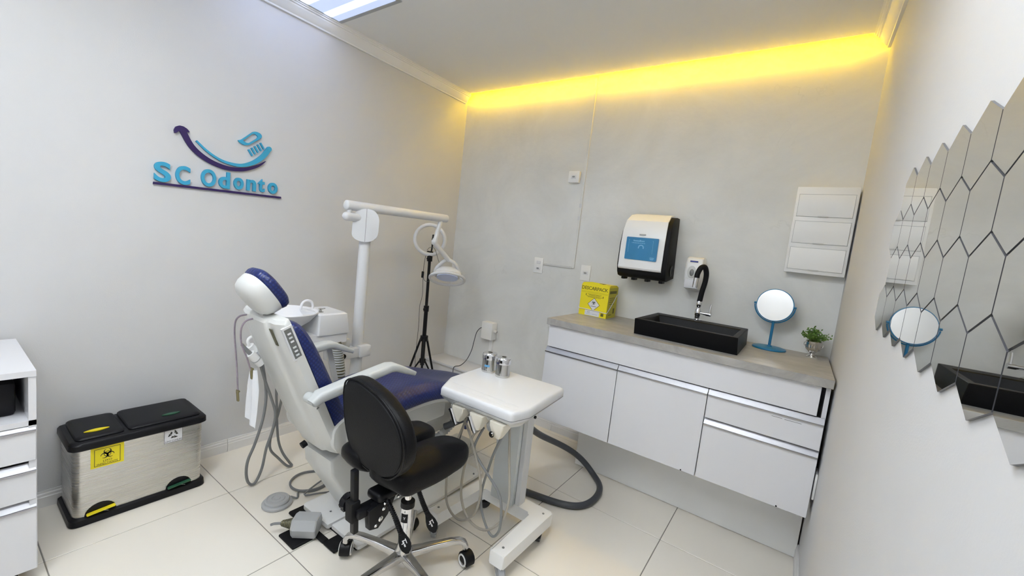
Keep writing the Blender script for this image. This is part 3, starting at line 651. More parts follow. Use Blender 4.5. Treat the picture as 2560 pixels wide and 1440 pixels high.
# ================================================================== step-pedal bin
t = thing('pedal_bin', 'brushed steel double pedal bin with black lids and waste stickers against the left wall', 'bin', (.145, -2.175, 0))
X0, X1, Y0, Y1 = .020, .265, -2.405, -1.945
def bring(z, g, r=.035): return [(a, c, z) for a, c in rpoly([(X0-g*.2, Y0-g), (X1+g, Y0-g), (X1+g, Y1+g), (X0-g*.2, Y1+g)], [.01, r, r, .01], 6)]
B().loft([bring(.0, .006), bring(.004, .010), bring(.028, .008), bring(.034, .0)], True).build('base', 'black', t, smooth=35)
sh = B(); sh.loft([bring(.028, -.004), bring(.335, -.004)], True); sho = sh.build('steel_shell', 'inox', t, smooth=40)
B().loft([bring(.330, .004), bring(.335, .010), bring(.356, .009), bring(.364, .003), bring(.367, -.008)], True).build('rim', 'black', t, smooth=35)
def lid(ya, yb, nm):
    def lr(z, g): return [(a, c, z+.012*(1-(a-X0)/(X1-X0))) for a, c in rpoly([(X0+.012+g, ya+g), (X1-.016-g, ya+g), (X1-.016-g, yb-g), (X0+.012+g, yb-g)], .022, 5)]
    return B().loft([lr(.360, 0), lr(.370, .0), lr(.375, .004), lr(.377, .014)], True).build(nm, 'black', t, smooth=35)
l1 = lid(-2.392, -2.238, 'lid'); l2 = lid(-2.226, -1.957, 'lid')
def lens(o, yc, w_, m_, par): 
    pts = [(yc-w_+2*w_*i/16, .009*math.sin(PI*i/16)) for i in range(17)]+[(yc+w_-2*w_*i/16, -.009*math.sin(PI*i/16)) for i in range(1, 16)]
    M_ = [(.196+c*1.15, a) for a, c in pts]
    b = B(); b.loft([[(q[0], q[1], .376+.012*(1-(q[0]-X0)/(X1-X0))) for q in M_], [(q[0], q[1], .3805+.012*(1-(q[0]-X0)/(X1-X0))) for q in M_]], True); b.build('lid_grip', m_, par, smooth=0)
lens(None, -2.320, .040, 'yellow', l1); lens(None, -2.062, .036, 'green', l2)
for yc, m_ in ((-2.318, 'yellow'), (-2.045, 'green')):
    arch = [(yc-.050, .034)]+[(yc+.050*math.cos(PI-PI*i/16), .034+.046*math.sin(PI*i/16)) for i in range(17)]
    rc = B().prism(arch[1:], (X1-.0048, 0, 0), (0, 1, 0), (0, 0, 1), .0016).build('pedal_recess', 'black', t)
    B().prism(rpoly([(yc-.046, .040), (yc+.046, .049), (yc+.045, .056), (yc-.045, .047)], .003), (X1-.001, 0, 0), (0, 1, 0), (0, 0, 1), .014, .002, 1).build('pedal', m_, rc)
    B().tube([(X1+.006, yc-.002, .046), (X1+.010, yc+.022, .038)], .0015, n=6, sub=0).build('pedal_rod', 'steel', rc)
# stickers on the front
def outline(b, x, ya, yb, za, zb, w_): 
    b.mm((x, ya, za), (x+.0005, yb, za+w_)); b.mm((x, ya, zb-w_), (x+.0005, yb, zb)); b.mm((x, ya, za), (x+.0005, ya+w_, zb)); b.mm((x, yb-w_, za), (x+.0005, yb, zb))
xs0 = X1-.0040
s1 = B().mm((xs0, -2.350, .238), (xs0+.0006, -2.245, .328)).build('waste_sticker', 'yellow', sho)
b = B(); outline(b, xs0+.0006, -2.339, -2.257, .2445, .3195, .0016); biohazard(b, LW(-2.298, .292, xs0+.0006), .025)
b.add(text_mesh('LIXO', .0125, .0002, 0, 'CENTER', 1.05), LW(-2.298, .2590, xs0+.0008)); b.add(text_mesh('INFECTANTE', .0110, .0002, 0, 'CENTER', 1.05), LW(-2.298, .2475, xs0+.0008)); b.build('sticker_print', 'ink', sho, smooth=0)
s2 = B().mm((xs0, -2.105, .266), (xs0+.0006, -2.035, .330)).build('waste_sticker', 'white', sho)
b = B(); outline(b, xs0+.0006, -2.105, -2.035, .266, .330, .0011)
for k in range(3):                                       # three chasing arrows
    a = PI/2+k*2*PI/3; M2 = Matrix.Rotation(k*2*PI/3, 2)
    for pl in ([(-.0110, -.0155), (.0010, -.0155), (.0010, -.0080), (-.0075, -.0080)], [(.0022, -.0190), (.0095, -.0118), (.0022, -.0046)], [(.0112, -.0098), (.0150, -.0155), (.0060, -.0162), (.0040, -.0158)]):
        pp = [tuple(M2 @ Vector((p[0]+.001, p[1]))) for p in pl]
        b.prism(pp, (xs0+.0006, -2.070, .303), (0, 1, 0), (0, 0, 1), .0005)
b.add(text_mesh('LIXO COMUM', .0098, .0002, 0, 'CENTER', 1.02), LW(-2.070, .2705, xs0+.0008)); b.build('sticker_print', 'ink', sho, smooth=0)

# ================================================================== drawer unit at the left
t = thing('drawer_unit', 'glossy white drawer unit on casters with an open niche beside the bin', 'cabinet', (.27, -2.77, 0))
a0, a1, b0, b1 = .03, .520, -3.02, -2.527
b = B(); b.mm((a0, b1-.018, .05), (a1-.004, b1, .752)); b.mm((a0, b0, .05), (a1-.004, b0+.018, .752)); b.mm((a0, b0, .752), (a1, b1, .772)); b.mm((a0, b0, .580), (a1-.004, b1, .598)); b.mm((a0, b0, .05), (a1-.02, b1, .068)); b.mm((a0, b0, .05), (a0+.012, b1, .752)); b.build('body', 'lam', t, smooth=0)
for z0_, z1_ in ((.456, .560), (.314, .415), (.052, .280)):
    d = B().mm((a1-.020, b0+.002, z0_), (a1, b1-.002, z1_), .001, 1).build('drawer', 'lam', t)
    B().prism([(a1-.002, z1_), (a1+.006, z1_), (a1+.007, z1_+.006), (a1+.001, z1_+.006), (a1-.016, z1_+.028), (a1-.022, z1_+.028), (a1-.022, z1_)], (0, b1-.002, 0), (1, 0, 0), (0, 0, 1), b1-b0-.004).build('handle_rail', 'alu', d, smooth=0)
for cx_, cy_ in ((a1-.05, b1-.05), (a1-.05, b0+.05), (a0+.05, b1-.05), (a0+.05, b0+.05)):
    cs = B().cyl((cx_, cy_, .028), (cx_, cy_, .05), .012, n=12).build('caster', 'black', t)
    B().cyl((cx_-.009, cy_-.012, .0205), (cx_+.009, cy_-.012, .0205), .020, n=18).build('wheel', 'black', cs)
tag(B().mm((.16, -2.93, .5985), (.44, -2.565, .715), .012, 2).build('storage_case', 'black', loc=(.3, -2.75, .5985)), 'black case lying inside the niche of the white drawer unit', 'case')
# ================================================================== dental chair
def buv(s=1.):                                           # box-projected texture coordinates in metres
    def f(co, n):
        ax = [abs(n.x), abs(n.y), abs(n.z)]
        if ax[0] > ax[1] and ax[0] > ax[2]: return (co.y*s, co.z*s)
        return (co.x*s, (co.y-co.z if n.y*n.z < 0 else co.y+co.z)*s*.8)
    return f
CX = 1.0
t = thing('dental_chair', 'reclining dental chair in navy embossed vinyl with white shells and grey armrests', 'dental chair', (CX, -1.35, 0))
# base plates on a black rubber frame
b = B(); b.mm((.770, -1.775, 0), (.865, -1.690, .014), .005, 1); b.mm((.865, -1.775, 0), (1.06, -1.745, .012), .004, 1); b.mm((1.06, -1.775, 0), (1.145, -1.690, .014), .005, 1); b.mm((.80, -1.70, 0), (1.19, -.86, .012)); b.build('rubber_feet', 'blackm', t)
B().prism(rpoly([(.790, -1.72), (1.004, -1.72), (1.004, -.87), (.790, -.87)], [.02, .004, .004, .02]), (0, 0, .014), (1, 0, 0), (0, 1, 0), .020, .003, 2).build('base_plate', 'enamel', t)
B().prism(rpoly([(1.010, -1.705), (1.210, -1.705), (1.210, -.87), (1.010, -.87)], [.004, .008, .02, .004]), (0, 0, .014), (1, 0, 0), (0, 1, 0), .016, .003, 2).build('base_plate', 'enamel', t)
for x_, y_ in ((.93, -1.66), (1.19, -.93), (.82, -.9)): B().cyl((x_, y_, .030), (x_, y_, .0355), .005, n=10).build('bolt', 'greyd', t)
# lift: leaning pedestal
pd = [(-1.60, .036), (-1.215, .036), (-1.17, .30), (-1.25, .46), (-1.60, .46), (-1.775, .385), (-1.765, .31)]
B().prism(pd, (.860, 0, 0), (0, 1, 0), (0, 0, 1), .22, .014, 3).build('pedestal', 'plastw', t, smooth=30)
B().mm((.885, -1.19, .034), (1.085, -.93, .15), .03, 4).build('motor_cover', 'plastw', t)
B().mm((.84, -.90, .0), (1.00, -.70, .085), .012, 3).build('front_foot', 'cream', t)  # cream tone paints in the warm cast of the LED strip
B().mm((.90, -1.22, .30), (1.06, -.99, .47), .015, 2).build('lift_arm', 'plastw', t)
B().tube([(1.07, -1.28, .24), (1.10, -1.16, .30), (1.12, -1.05, .38), (1.10, -.98, .47)], .019, n=12).build('bellows_hose', 'greyp', t)
for k in range(14):
    pass
bh = B(); P = cat([(1.07, -1.28, .24), (1.10, -1.16, .30), (1.12, -1.05, .38), (1.10, -.98, .47)], 9)
for i in range(1, len(P)-1, 1):
    d = (P[i+1]-P[i-1]).normalized(); bh.cyl(P[i]-d*.0025, P[i]+d*.0025, .0225, n=12)
bh.build('bellows_rib', 'greyp', t)
B().tube([(1.14, -1.0, .47), (1.15, -.99, .42), (1.155, -1.0, .37), (1.175, -1.03, .33)], .007, n=8).build('cable', 'bluec', t)
B().tube([(1.12, -.96, .47), (1.13, -.96, .40), (1.12, -.98, .30), (1.09, -.99, .16)], .0028, n=6).build('cable', 'hosed', t)
# side hinge covers
for s_ in (-1, 1):
    xx = CX+s_*.170
    hp = rpoly([(-1.835, .58), (-1.79, .61), (-1.69, .615), (-1.60, .57), (-1.60, .46), (-1.79, .455), (-1.835, .50)], .02, 4)
    B().prism(hp, (xx-.012, 0, 0), (0, 1, 0), (0, 0, 1), .024, .004, 2).build('hinge_cover', 'plastw', t, smooth=30)
    B().prism(rpoly([(-1.785, .545), (-1.735, .592), (-1.66, .598), (-1.63, .57), (-1.63, .47), (-1.775, .468)], .025, 4), (xx+s_*.012-.004, 0, 0), (0, 1, 0), (0, 0, 1), .009, .002, 2).build('hinge_plate', 'plastw', t, smooth=30)
for y_, z_ in ((-1.715, .575), (-1.705, .515)): B().cyl((CX+.170+.015, y_, z_), (CX+.170+.0185, y_, z_), .0035, n=8).build('screw', 'greyd', t)
# seat: white tray and navy cushion swept along the chair
prof = [(-1.745, .520, .140), (-1.725, .570, .172), (-1.68, .600, .192), (-1.614, .625, .204), (-1.513, .641, .209), (-1.363, .649, .211), (-1.265, .640, .211), (-1.155, .611, .209), (-.996, .567, .204), (-.818, .518, .196), (-.69, .470, .185), (-.60, .425, .168), (-.57, .385, .14)]
def sec(y_, z_, w_, d, top=True):                        # one cross-section of the cushion, d = depth below the top edge
    pts = []
    for i in range(13):
        u = -1+2*i/12; a = abs(u)
        dz = -.010*(1-min(1, (a/.55)**2)) if a < .55 else 0      # gentle hollow in the middle
        e = max(0, (a-.82)/.18); dz -= .030*e*e
        pts.append((CX+u*w_, y_, z_+.006+dz))
    return pts+[(CX+w_*1.0, y_, z_-d*.75), (CX+w_*.93, y_, z_-d), (CX-w_*.93, y_, z_-d), (CX-w_*1.0, y_, z_-d*.75)]
n_ = len(prof); Q = cat([(p[0], p[1], p[2]) for p in prof], 5)
B().loft([sec(q[0], q[1], q[2], .075) for q in Q], True).build('seat_cushion', 'vinyl', t, smooth=50, uv=buv())
def und(q, up_, dn, k): y_, z_, w_ = q; return [(CX-w_*k, y_, z_-up_), (CX+w_*k, y_, z_-up_), (CX+w_*k, y_, z_-dn), (CX+w_*k*.9, y_, z_-dn-.012), (CX-w_*k*.9, y_, z_-dn-.012), (CX-w_*k, y_, z_-dn)]
B().loft([und(q, .070, .084, .95) for q in Q[15:]], True).build('seat_tray', 'plastw', t, smooth=35)
B().mm((CX-.15, -1.62, .44), (CX+.15, -1.18, .545), .01, 2).build('seat_frame', 'plastw', t)
# backrest: white shell, navy pad
ub = Vector((0, -.400, .916)).normalized(); nb = Vector((0, .916, .400)).normalized()    # up the back, and out towards the sitter
O = Vector((CX, -1.820, .470))                           # rear lower corner line
def bp_(u, h, d): return O+Vector((1, 0, 0))*u+ub*h+nb*d
def shell_ring(h, hw_, d0, d1, r=.02):
    pl = rpoly([(-hw_, d1), (-hw_, d0+.012), (-hw_+.045, d0), (-.075, d0), (-.06, d0-.012), (.06, d0-.012), (.075, d0), (hw_-.045, d0), (hw_, d0+.012), (hw_, d1)], .008, 2)
    return [bp_(a, h, c) for a, c in pl]
rg_ = [shell_ring(-.035, .140, .012, .038), shell_ring(.0, .162, .0, .041), shell_ring(.10, .168, -.004, .042), shell_ring(.25, .168, -.006, .042), shell_ring(.42, .164, -.006, .042), shell_ring(.54, .160, -.004, .042), shell_ring(.580, .157, .004, .042), shell_ring(.590, .151, .014, .042)]
sh = B().loft(rg_, True).build('back_shell', 'plastw', t, smooth=30)
bh_ = [(h, w_, th_) for h, w_, th_ in ((-.03, .135, .035), (.0, .155, .060), (.06, .164, .074), (.16, .166, .072), (.30, .166, .068), (.42, .162, .062), (.50, .157, .052), (.545, .146, .036), (.568, .126, .014))]
def pad_ring(h, w_, th_):
    pts = []
    for i in range(15):
        u = -1+2*i/14; a = abs(u); e = max(0, (a-.7)/.3); pts.append(bp_(u*w_, h, .042+th_*(1-.45*e*e)-.010*(1-min(1, a/.6))))
    return pts+[bp_(w_, h, .043), bp_(-w_, h, .043)]
HQ = cat([Vector(q) for q in bh_], 4)
B().loft([pad_ring(*q) for q in HQ], True).build('back_cushion', 'vinyl', t, smooth=50, uv=buv())
# control strip on the shell's side
cs = B(); ps = [(.052, .009), (.052, .047), (.0, 0)]
cst = B().prism([(.365, .006), (.545, .006), (.545, .034), (.365, .034)], O+Vector((.1895, 0, 0)), ub, nb, .0) if False else None
def side(h0, h1, d0, d1, x_, th_):                       # plate lying on the right flank of the shell
    b = B(); b.loft([[bp_(x_, h0, d0), bp_(x_, h1, d0), bp_(x_, h1, d1), bp_(x_, h0, d1)], [bp_(x_+th_, h0, d0), bp_(x_+th_, h1, d0), bp_(x_+th_, h1, d1), bp_(x_+th_, h0, d1)]], True); return b
fr_ = side(.442, .572, .001, .037, .152, .010).build('control_bezel', 'plast', sh)
cp_ = side(.449, .565, .006, .031, .1585, .0045).build('control_strip', 'armd', t)
for k in range(6):
    h = .458+k*.0155+(.008 if k > 2 else 0); side(h, h+.006, .012, .024, .1625, .0025).build('button', 'white' if k % 2 else 'padsil', cp_)
b = side(.225, .229, .004, .014, .168, .0012); b.build('scratch', 'greyd', sh)
b = side(.235, .239, .026, .038, .168, .0012); b.build('scratch', 'greyd', sh)
# grey slot with handle at the rear edge
b = B(); b.loft([[bp_(a_, h_, d_) for a_, h_ in ((.082, .495), (.100, .495), (.100, .562), (.082, .562))] for d_ in (-.0045, -.0075)], True); b.build('rear_slot', 'olive', sh)
B().cyl(bp_(-.03, -.02, -.015), bp_(-.03, -.02, -.035), .014, n=16).build('hinge_pin', 'blackm', t)
# armrests: flat bars that rise from the shell and bend down at the tip
for s_ in (-1, 1):
    xa = CX+s_*.215
    of_ = -.02 if s_ < 0 else 0.
    pts = [(-1.955, .742), (-1.93, .762), (-1.80, .786), (-1.70, .804), (-1.628, .816), (-1.60, .813), (-1.545, .790), (-1.490, .766)]
    pts = [(a+of_, c-.014) for a, c in pts]
    rr_ = []
    for i, (y_, z_) in enumerate(pts):
        if s_ < 0 and i < 2: continue
        w_ = (.020, .027, .030, .030, .031, .031, .029, .022)[i]; h_ = (.014, .020, .020, .018, .017, .016, .014, .010)[i]
        d = Vector((pts[min(i+1, 7)][0]-pts[max(i-1, 0)][0], pts[min(i+1, 7)][1]-pts[max(i-1, 0)][1])).normalized()
        rr_.append([(xa+a, y_-d.y*c, z_+d.x*c) for a, c in rpoly([(-w_, -h_), (w_, -h_), (w_, h_), (-w_, h_)], min(h_, w_)*.7, 3)])
    B().loft(rr_, True).build('armrest', 'armg', t, smooth=40)
    if s_ > 0: B().cyl((CX+s_*.160, -1.938, .732), (xa+s_*.005, -1.938, .732), .020, n=18).build('armrest_pivot', 'armg', t)
B().prism([(-1.628, .78), (-1.600, .79), (-1.545, .590), (-1.575, .590)], (CX-.262, 0, 0), (0, 1, 0), (0, 0, 1), .012, .002, 1).build('armrest_strut', 'plastw', t)
# headrest
uh = Vector((0, -.62, .78)).normalized(); nh = Vector((0, .78, .62)).normalized(); OH = Vector((CX+.005, -2.045, 1.100))
def hp_(u, h, d): return OH+Vector((1, 0, 0))*u+uh*h+nh*d
def hring(sx, sy, d, n=40, e=2.6):
    out = []
    for i in range(n):
        a = 2*PI*i/n; c, s2 = math.cos(a), math.sin(a); out.append(hp_(sx*abs(c)**(2/e)*(1 if c >= 0 else -1), sy*abs(s2)**(2/e)*(1 if s2 >= 0 else -1), d))
    return out
B().loft([hring(.060, .058, .0), hring(.074, .074, .001), hring(.082, .083, .010), hring(.084, .086, .022), hring(.081, .083, .034), hring(.070, .072, .043), hring(.048, .05, .045), hring(.024, .024, .043)], True).build('headrest_cushion', 'vinyl', t, smooth=60, uv=buv())
B().loft([hring(.080, .081, .004), hring(.080, .081, -.002), hring(.077, .078, -.024), hring(.069, .070, -.042), hring(.053, .055, -.054), hring(.024, .03, -.059)], True).build('headrest_shell', 'plastw', t, smooth=60)
B().mm((CX-.02, -2.045, .985), (CX+.02, -2.015, 1.06), .006, 2).build('headrest_stem', 'plastw', t)
# foot control: grey hexagonal housing with a spring lever, resting on the rubber frame
fo_ = Vector((.955, -1.800, .016)); dv = Vector((-.76, -.65, 0)).normalized(); sv = Vector((-dv.y, dv.x, 0))
hx = [(-.036, .0), (.036, .0), (.048, .040), (.030, .078), (-.030, .078), (-.048, .040)]
def hxr(k, sc): return [fo_+dv*k+sv*a*sc+Vector((0, 0, 1))*(.039+(c-.039)*sc) for a, c in hx]
fc = B().loft([hxr(-.060, .93), hxr(-.055, 1), hxr(.035, 1), hxr(.046, .82)], True).build('foot_switch', 'greyp', t, smooth=20)
b = B()
for k in range(8): b.cyl(fo_+dv*(.046+k*.0062)+Vector((0, 0, .040)), fo_+dv*(.050+k*.0062)+Vector((0, 0, .040)), .024-.0016*k, n=14)
b.cyl(fo_+dv*.04+Vector((0, 0, .04)), fo_+dv*.098+Vector((0, 0, .04)), .018, .009, n=12); b.build('spring', 'olive', fc)
B().tube([fo_+dv*.09+Vector((0, 0, .04)), fo_+dv*.125+Vector((0, 0, .036)), fo_+dv*.14+Vector((0, 0, .030))], .0055, n=8, sub=3).build('lever', 'greyd', fc)
tag(B().mm((.885, -1.875, .0005), (1.005, -1.778, .012), .003, 1).build('rubber_mat', 'blackm', loc=(.945, -1.83, 0)), 'small black rubber mat on the floor under the grey foot switch', 'mat')

# ------------------------------------------------------------------ bib chain and paper bib over the backrest
t = thing('bib_chain', 'thin coated cord with two metal bib clips hung over the chair back', 'bib chain', (.95, -2.07, 1.0))
B().tube([(.945, -2.066, 1.008), (.930, -2.084, 1.000), (.918, -2.092, .975), (.914, -2.090, .92), (.912, -2.080, .83), (.910, -2.072, .74), (.909, -2.070, .715)], .0032, n=6).build('cord', 'chain', t)
B().tube([(1.000, -2.068, 1.004), (.992, -2.088, .995), (.978, -2.096, .965), (.970, -2.090, .91), (.962, -2.066, .85), (.958, -2.050, .800)], .0032, n=6).build('cord', 'chain', t)
for p in ((.909, -2.069, .690), (.958, -2.046, .785)):
    b = B(); b.box(p, (.012, .007, .042), Matrix.Rotation(.1, 3, 'X'), .002, 1); b.cyl((p[0]-.009, p[1], p[2]+.02), (p[0]+.009, p[1], p[2]+.02), .004, n=8); b.build('clip', 'brass', t)
b = B(); rows = []
for i in range(13):
    f = i/12; z_ = .800-.215*f; wv = .017+.016*min(1, f*3); pts = []
    for j in range(9):
        u = -1+2*j/8; pts.append((.953+u*wv-.012*f, -2.036+.010*math.cos(u*5+f*2)*(1-.5*f), z_-.014*u*f))
    rows.append(pts)
rings_ = [r+[(p[0], p[1]+.0012, p[2]) for p in reversed(r)] for r in rows]
tag(b.loft(rings_, True).build('paper_bib', 'paper', loc=(.945, -2.036, .585), smooth=60), 'folded white paper bib clipped to the cord behind the chair back', 'bib')

# ================================================================== spittoon unit
t = thing('spittoon_unit', 'white cuspidor unit with round basin and suction hoses behind the dental chair', 'spittoon', (.48, -1.5, .0))
B().loft([[(a, c, z_) for a, c in rpoly([(x0_, y0_), (x1_, y0_), (x1_, y1_), (x0_, y1_)], .018, 3)] for x0_, x1_, y0_, y1_, z_ in ((.385, .610, -1.590, -1.405, .795), (.385, .612, -1.590, -1.403, .80), (.395, .600, -1.580, -1.415, .899), (.402, .592, -1.572, -1.424, .906))], True).build('housing', 'plast', t, smooth=30)
B().loft([[(a, c, z_) for a, c in rpoly([(.37, -1.72), (.600, -1.72), (.605, -1.405), (.345, -1.405)], .03, 3)] for z_ in (.745, .80)], True).build('tray_body', 'plast', t, smooth=30)
bc = (.475, -1.690, .822)
B().lathe([(.055, 0), (.075, .012), (.115, .040), (.146, .075), (.154, .088), (.152, .092), (.144, .088), (.110, .052), (.060, .030), (.012, .026)], bc, n=48).build('basin', 'white', t, smooth=50)
B().lathe([(.014, .0265), (.014, .029), (.006, .029)], bc, n=16).build('basin_drain', 'chrome', t)
B().tube([(.470, -1.545, .90), (.470, -1.545, .93), (.472, -1.555, .950), (.476, -1.58, .958), (.480, -1.605, .948), (.482, -1.618, .915)], .0065, n=10).build('water_spout', 'white', t)
vk = B().lathe([(.016, 0), (.016, .004), (.008, .006), (.006, .016), (.010, .018), (.010, .021)], (.545, -1.545, .905), n=16).build('valve_knob', 'steel', t)
B().cyl((.545, -1.545, .922), (.560, -1.527, .928), .0028, n=8).build('valve_lever', 'steel', vk)
B().mm((.44, -1.52, .690), (.56, -1.36, .747), .012, 2).build('support_arm', 'plastw', t)
B().tube([(.585, -1.47, .745), (.60, -1.45, .60), (.605, -1.43, .40)], .028, n=14).build('drain_hose', 'olive', t)
b = B(); P = cat([(.585, -1.47, .745), (.60, -1.45, .60), (.605, -1.43, .40)], 11)
for i in range(1, len(P)-1): b.cyl(P[i]-Vector((0, 0, .004)), P[i]+Vector((0, 0, .004)), .0315, n=14)
b.build('drain_hose_rib', 'greyp', t)
# assistant's holder with suction handpieces
B().mm((.43, -1.80, .690), (.47, -1.70, .75), .006, 1).build('holder_arm', 'plast', t)
for a_, b_, r_ in (((.470, -1.790, .650), (.470, -1.842, .712), .020), ((.430, -1.782, .680), (.430, -1.830, .738), .021)):
    q0, q1 = Vector(a_), Vector(b_); hp1 = B().cyl(q0, q1, r_*.92, r_, n=20).build('handpiece_holder', 'enamel', t)
    B().cyl(q0.lerp(q1, .40), q0.lerp(q1, .46), r_*1.03, n=20).build('holder_ring', 'greyp', hp1)
B().tube([(.470, -1.842, .712), (.470, -1.862, .736), (.470, -1.880, .762)], [.010, .007], n=10, sub=3).build('suction_tip', 'greyd', t)
B().tube([(.430, -1.830, .738), (.430, -1.838, .765), (.432, -1.825, .782), (.434, -1.805, .778)], .0075, n=10, sub=3).build('syringe_tip', 'enamel', t)
B().tube([(.46, -1.79, .65), (.44, -1.753, .549), (.44, -1.72, .454), (.44, -1.694, .358), (.44, -1.705, .27), (.44, -1.73, .184), (.44, -1.747, .081), (.442, -1.772, .022), (.445, -1.795, .012), (.445, -1.815, .038), (.445, -1.824, .09), (.44, -1.816, .151), (.43, -1.782, .223), (.42, -1.745, .34), (.42, -1.735, .45), (.42, -1.745, .55), (.43, -1.77, .66)], .0068, n=8).build('suction_hose', 'hoseg', t)
B().tube([(.40, -1.66, .74), (.40, -1.675, .50), (.40, -1.669, .377), (.40, -1.665, .308), (.40, -1.651, .186), (.40, -1.625, .106), (.40, -1.585, .035), (.405, -1.572, .012), (.405, -1.60, .022), (.40, -1.645, .080), (.40, -1.688, .141), (.40, -1.694, .2), (.40, -1.68, .26), (.40, -1.655, .36), (.41, -1.64, .52), (.42, -1.66, .74)], .0065, n=8).build('suction_hose', 'hoseg', t)

# ================================================================== operating lamp
t = thing('dental_lamp', 'white dental operating lamp on a tall pole with a jointed arm', 'dental lamp', (.5, -1.28, 0))
px_, py_ = .5, -1.275
B().cyl((px_, py_, .0), (px_, py_, 1.32), .034, .031, n=28).build('pole', 'plast', t)
B().lathe([(.11, 0), (.11, .012), (.05, .02), (.036, .03)], (px_, py_, 0), n=32).build('pole_foot', 'plastw', t)
B().mm((px_-.045, py_-.02, .622), (px_+.058, py_+.055, .690), .006, 2).build('clamp', 'plast', t)
bk = B().mm((px_-.02, py_-.20, .625), (px_+.05, py_-.02, .680), .004, 2).build('bracket', 'plast', t)
B().cyl((px_+.05, py_-.12, .645), (px_+.056, py_-.12, .645), .014, n=18).build('bracket_bolt', 'blackm', bk)
# joint head: two rounded halves, turned on the pole
jp = rpoly([(-.070, 1.310), (-.030, 1.290), (.020, 1.288), (.062, 1.312), (.070, 1.345), (.070, 1.43), (.048, 1.466), (.005, 1.476), (-.045, 1.462), (-.070, 1.432)], .024, 4)
JR = Matrix.Translation((px_, py_, 0)) @ Matrix.Rotation(math.radians(-38), 4, 'Z')
jh = B().prism(jp, (-.035, 0, 0), (0, 1, 0), (0, 0, 1), .085, .0035, 2).rot(JR).build('joint_head', 'plast', t, smooth=30)
B().mm((.0495, .0, 1.290), (.0506, .0022, 1.474)).rot(JR).build('seam', 'greyd', jh)
B().cyl((px_, py_-.04, 1.420), (px_, py_-.125, 1.420), .024, n=20).build('pivot_arm', 'plast', t)
B().ball((px_, py_-.125, 1.420), (.024, .024, .024)).build('pivot_cap', 'plast', t)
B().cyl((px_, py_-.112, 1.42), (px_, py_-.112, 1.475), .013, n=16).build('pivot_pin', 'plast', t)
b = B(); b.cyl((px_, -1.405, 1.480), (px_, -.640, 1.492), .0265, n=24); b.build('boom', 'plast', t)
B().ball((px_, -1.405, 1.480), (.0265, .012, .0265)).build('boom_cap', 'plast', t); B().ball((px_, -.640, 1.492), (.0265, .008, .0265)).build('boom_cap', 'plast', t)
B().cyl((px_, -.690, 1.475), (px_+.005, -.730, 1.335), .0145, .016, n=18).build('drop_tube', 'plast', t)
B().cyl((px_+.005, -.727, 1.345), (px_+.006, -.733, 1.318), .020, n=18).build('collar', 'plast', t)
ar = B(); A0, A1 = Vector((px_+.007, -.735, 1.318)), Vector((px_+.01, -.585, 1.205))
ar.tube([A0+Vector((0, -.006, .008)), A0, A0.lerp(A1, .5), A1], [.019, .0165], n=14, sub=4)
for s_ in (-1, 1): ar.tube([A1+Vector((0, -.01, .01)), A1+Vector((s_*.035, s_*.03, -.020)), A1+Vector((s_*.055-.015, s_*.055+.01, -.065)), A1+Vector((s_*.060-.02, s_*.060+.018, -.095))], .0125, n=10)
ar.build('fork_arm', 'plast', t)
HC = A1+Vector((-.02, .022, -.105)); tl = Matrix.Rotation(math.radians(30), 3, Vector((-.72, -.69, 0))) @ Matrix.Rotation(math.radians(45), 3, 'Z')
def hv(x_, y_, z_): return HC+tl @ Vector((x_, y_, z_))
rr_ = [[hv(sx*math.cos(2*PI*i/32), sy*math.sin(2*PI*i/32)*.9, h) for i in range(32)] for sx, sy, h in ((.045, .035, .045), (.078, .062, .040), (.094, .078, .020), (.098, .082, -.004), (.092, .076, -.014))]
B().loft(rr_, True).build('lamp_housing', 'plast', t, smooth=50)
b = B(); b.loft([[hv(.076*math.cos(2*PI*i/32), .066*math.sin(2*PI*i/32)*.9, h) for i in range(32)] for h in (-.013, -.026)], True); b.build('lens', 'lensb', t, smooth=40)
for s_ in (-1, 1): B().cyl(hv(s_*.088, 0, .012), hv(s_*.104, 0, .012), .013, n=14).build('tilt_knob', 'greyp', t)
B().tube([hv(.122*math.cos(a), .105*math.sin(a)-.008, -.036) for a in [2*PI*i/20 for i in range(20)]], .0105, n=10, sub=3, closed=True).build('guard_ring', 'plast', t)
for s_ in (-1, 1): B().tube([hv(s_*.08, .0, -.005), hv(s_*.10, -.005, -.022), hv(s_*.118, -.012, -.036)], .006, n=8).build('guard_strut', 'plast', t)

# ================================================================== ring light on a tripod
t = thing('ring_light', 'white ring light on a black tripod standing in the corner', 'ring light', (.205, -.48, 0))
rx, ry = .212, -.48
B().cyl((rx+.018, ry, .35), (rx+.008, ry, .80), .0155, n=14).build('lower_tube', 'black', t)
B().cyl((rx+.008, ry, .78), (rx-.004, ry, 1.225), .0115, n=14).build('upper_tube', 'black', t)
for z_, dx in ((.80, .008), (1.19, -.003)):
    cl_ = B().cyl((rx+dx, ry, z_-.022), (rx+dx, ry, z_+.022), .0205, n=14).build('clamp', 'black', t); B().cyl((rx+dx, ry-.018, z_), (rx+dx+.02, ry-.04, z_), .009, n=10).build('clamp_knob', 'black', cl_)
B().cyl((rx+.014, ry, .545), (rx+.014, ry, .585), .030, n=16).build('leg_hub', 'black', t)
B().cyl((rx+.017, ry, .37), (rx+.017, ry, .40), .024, n=16).build('brace_hub', 'black', t)
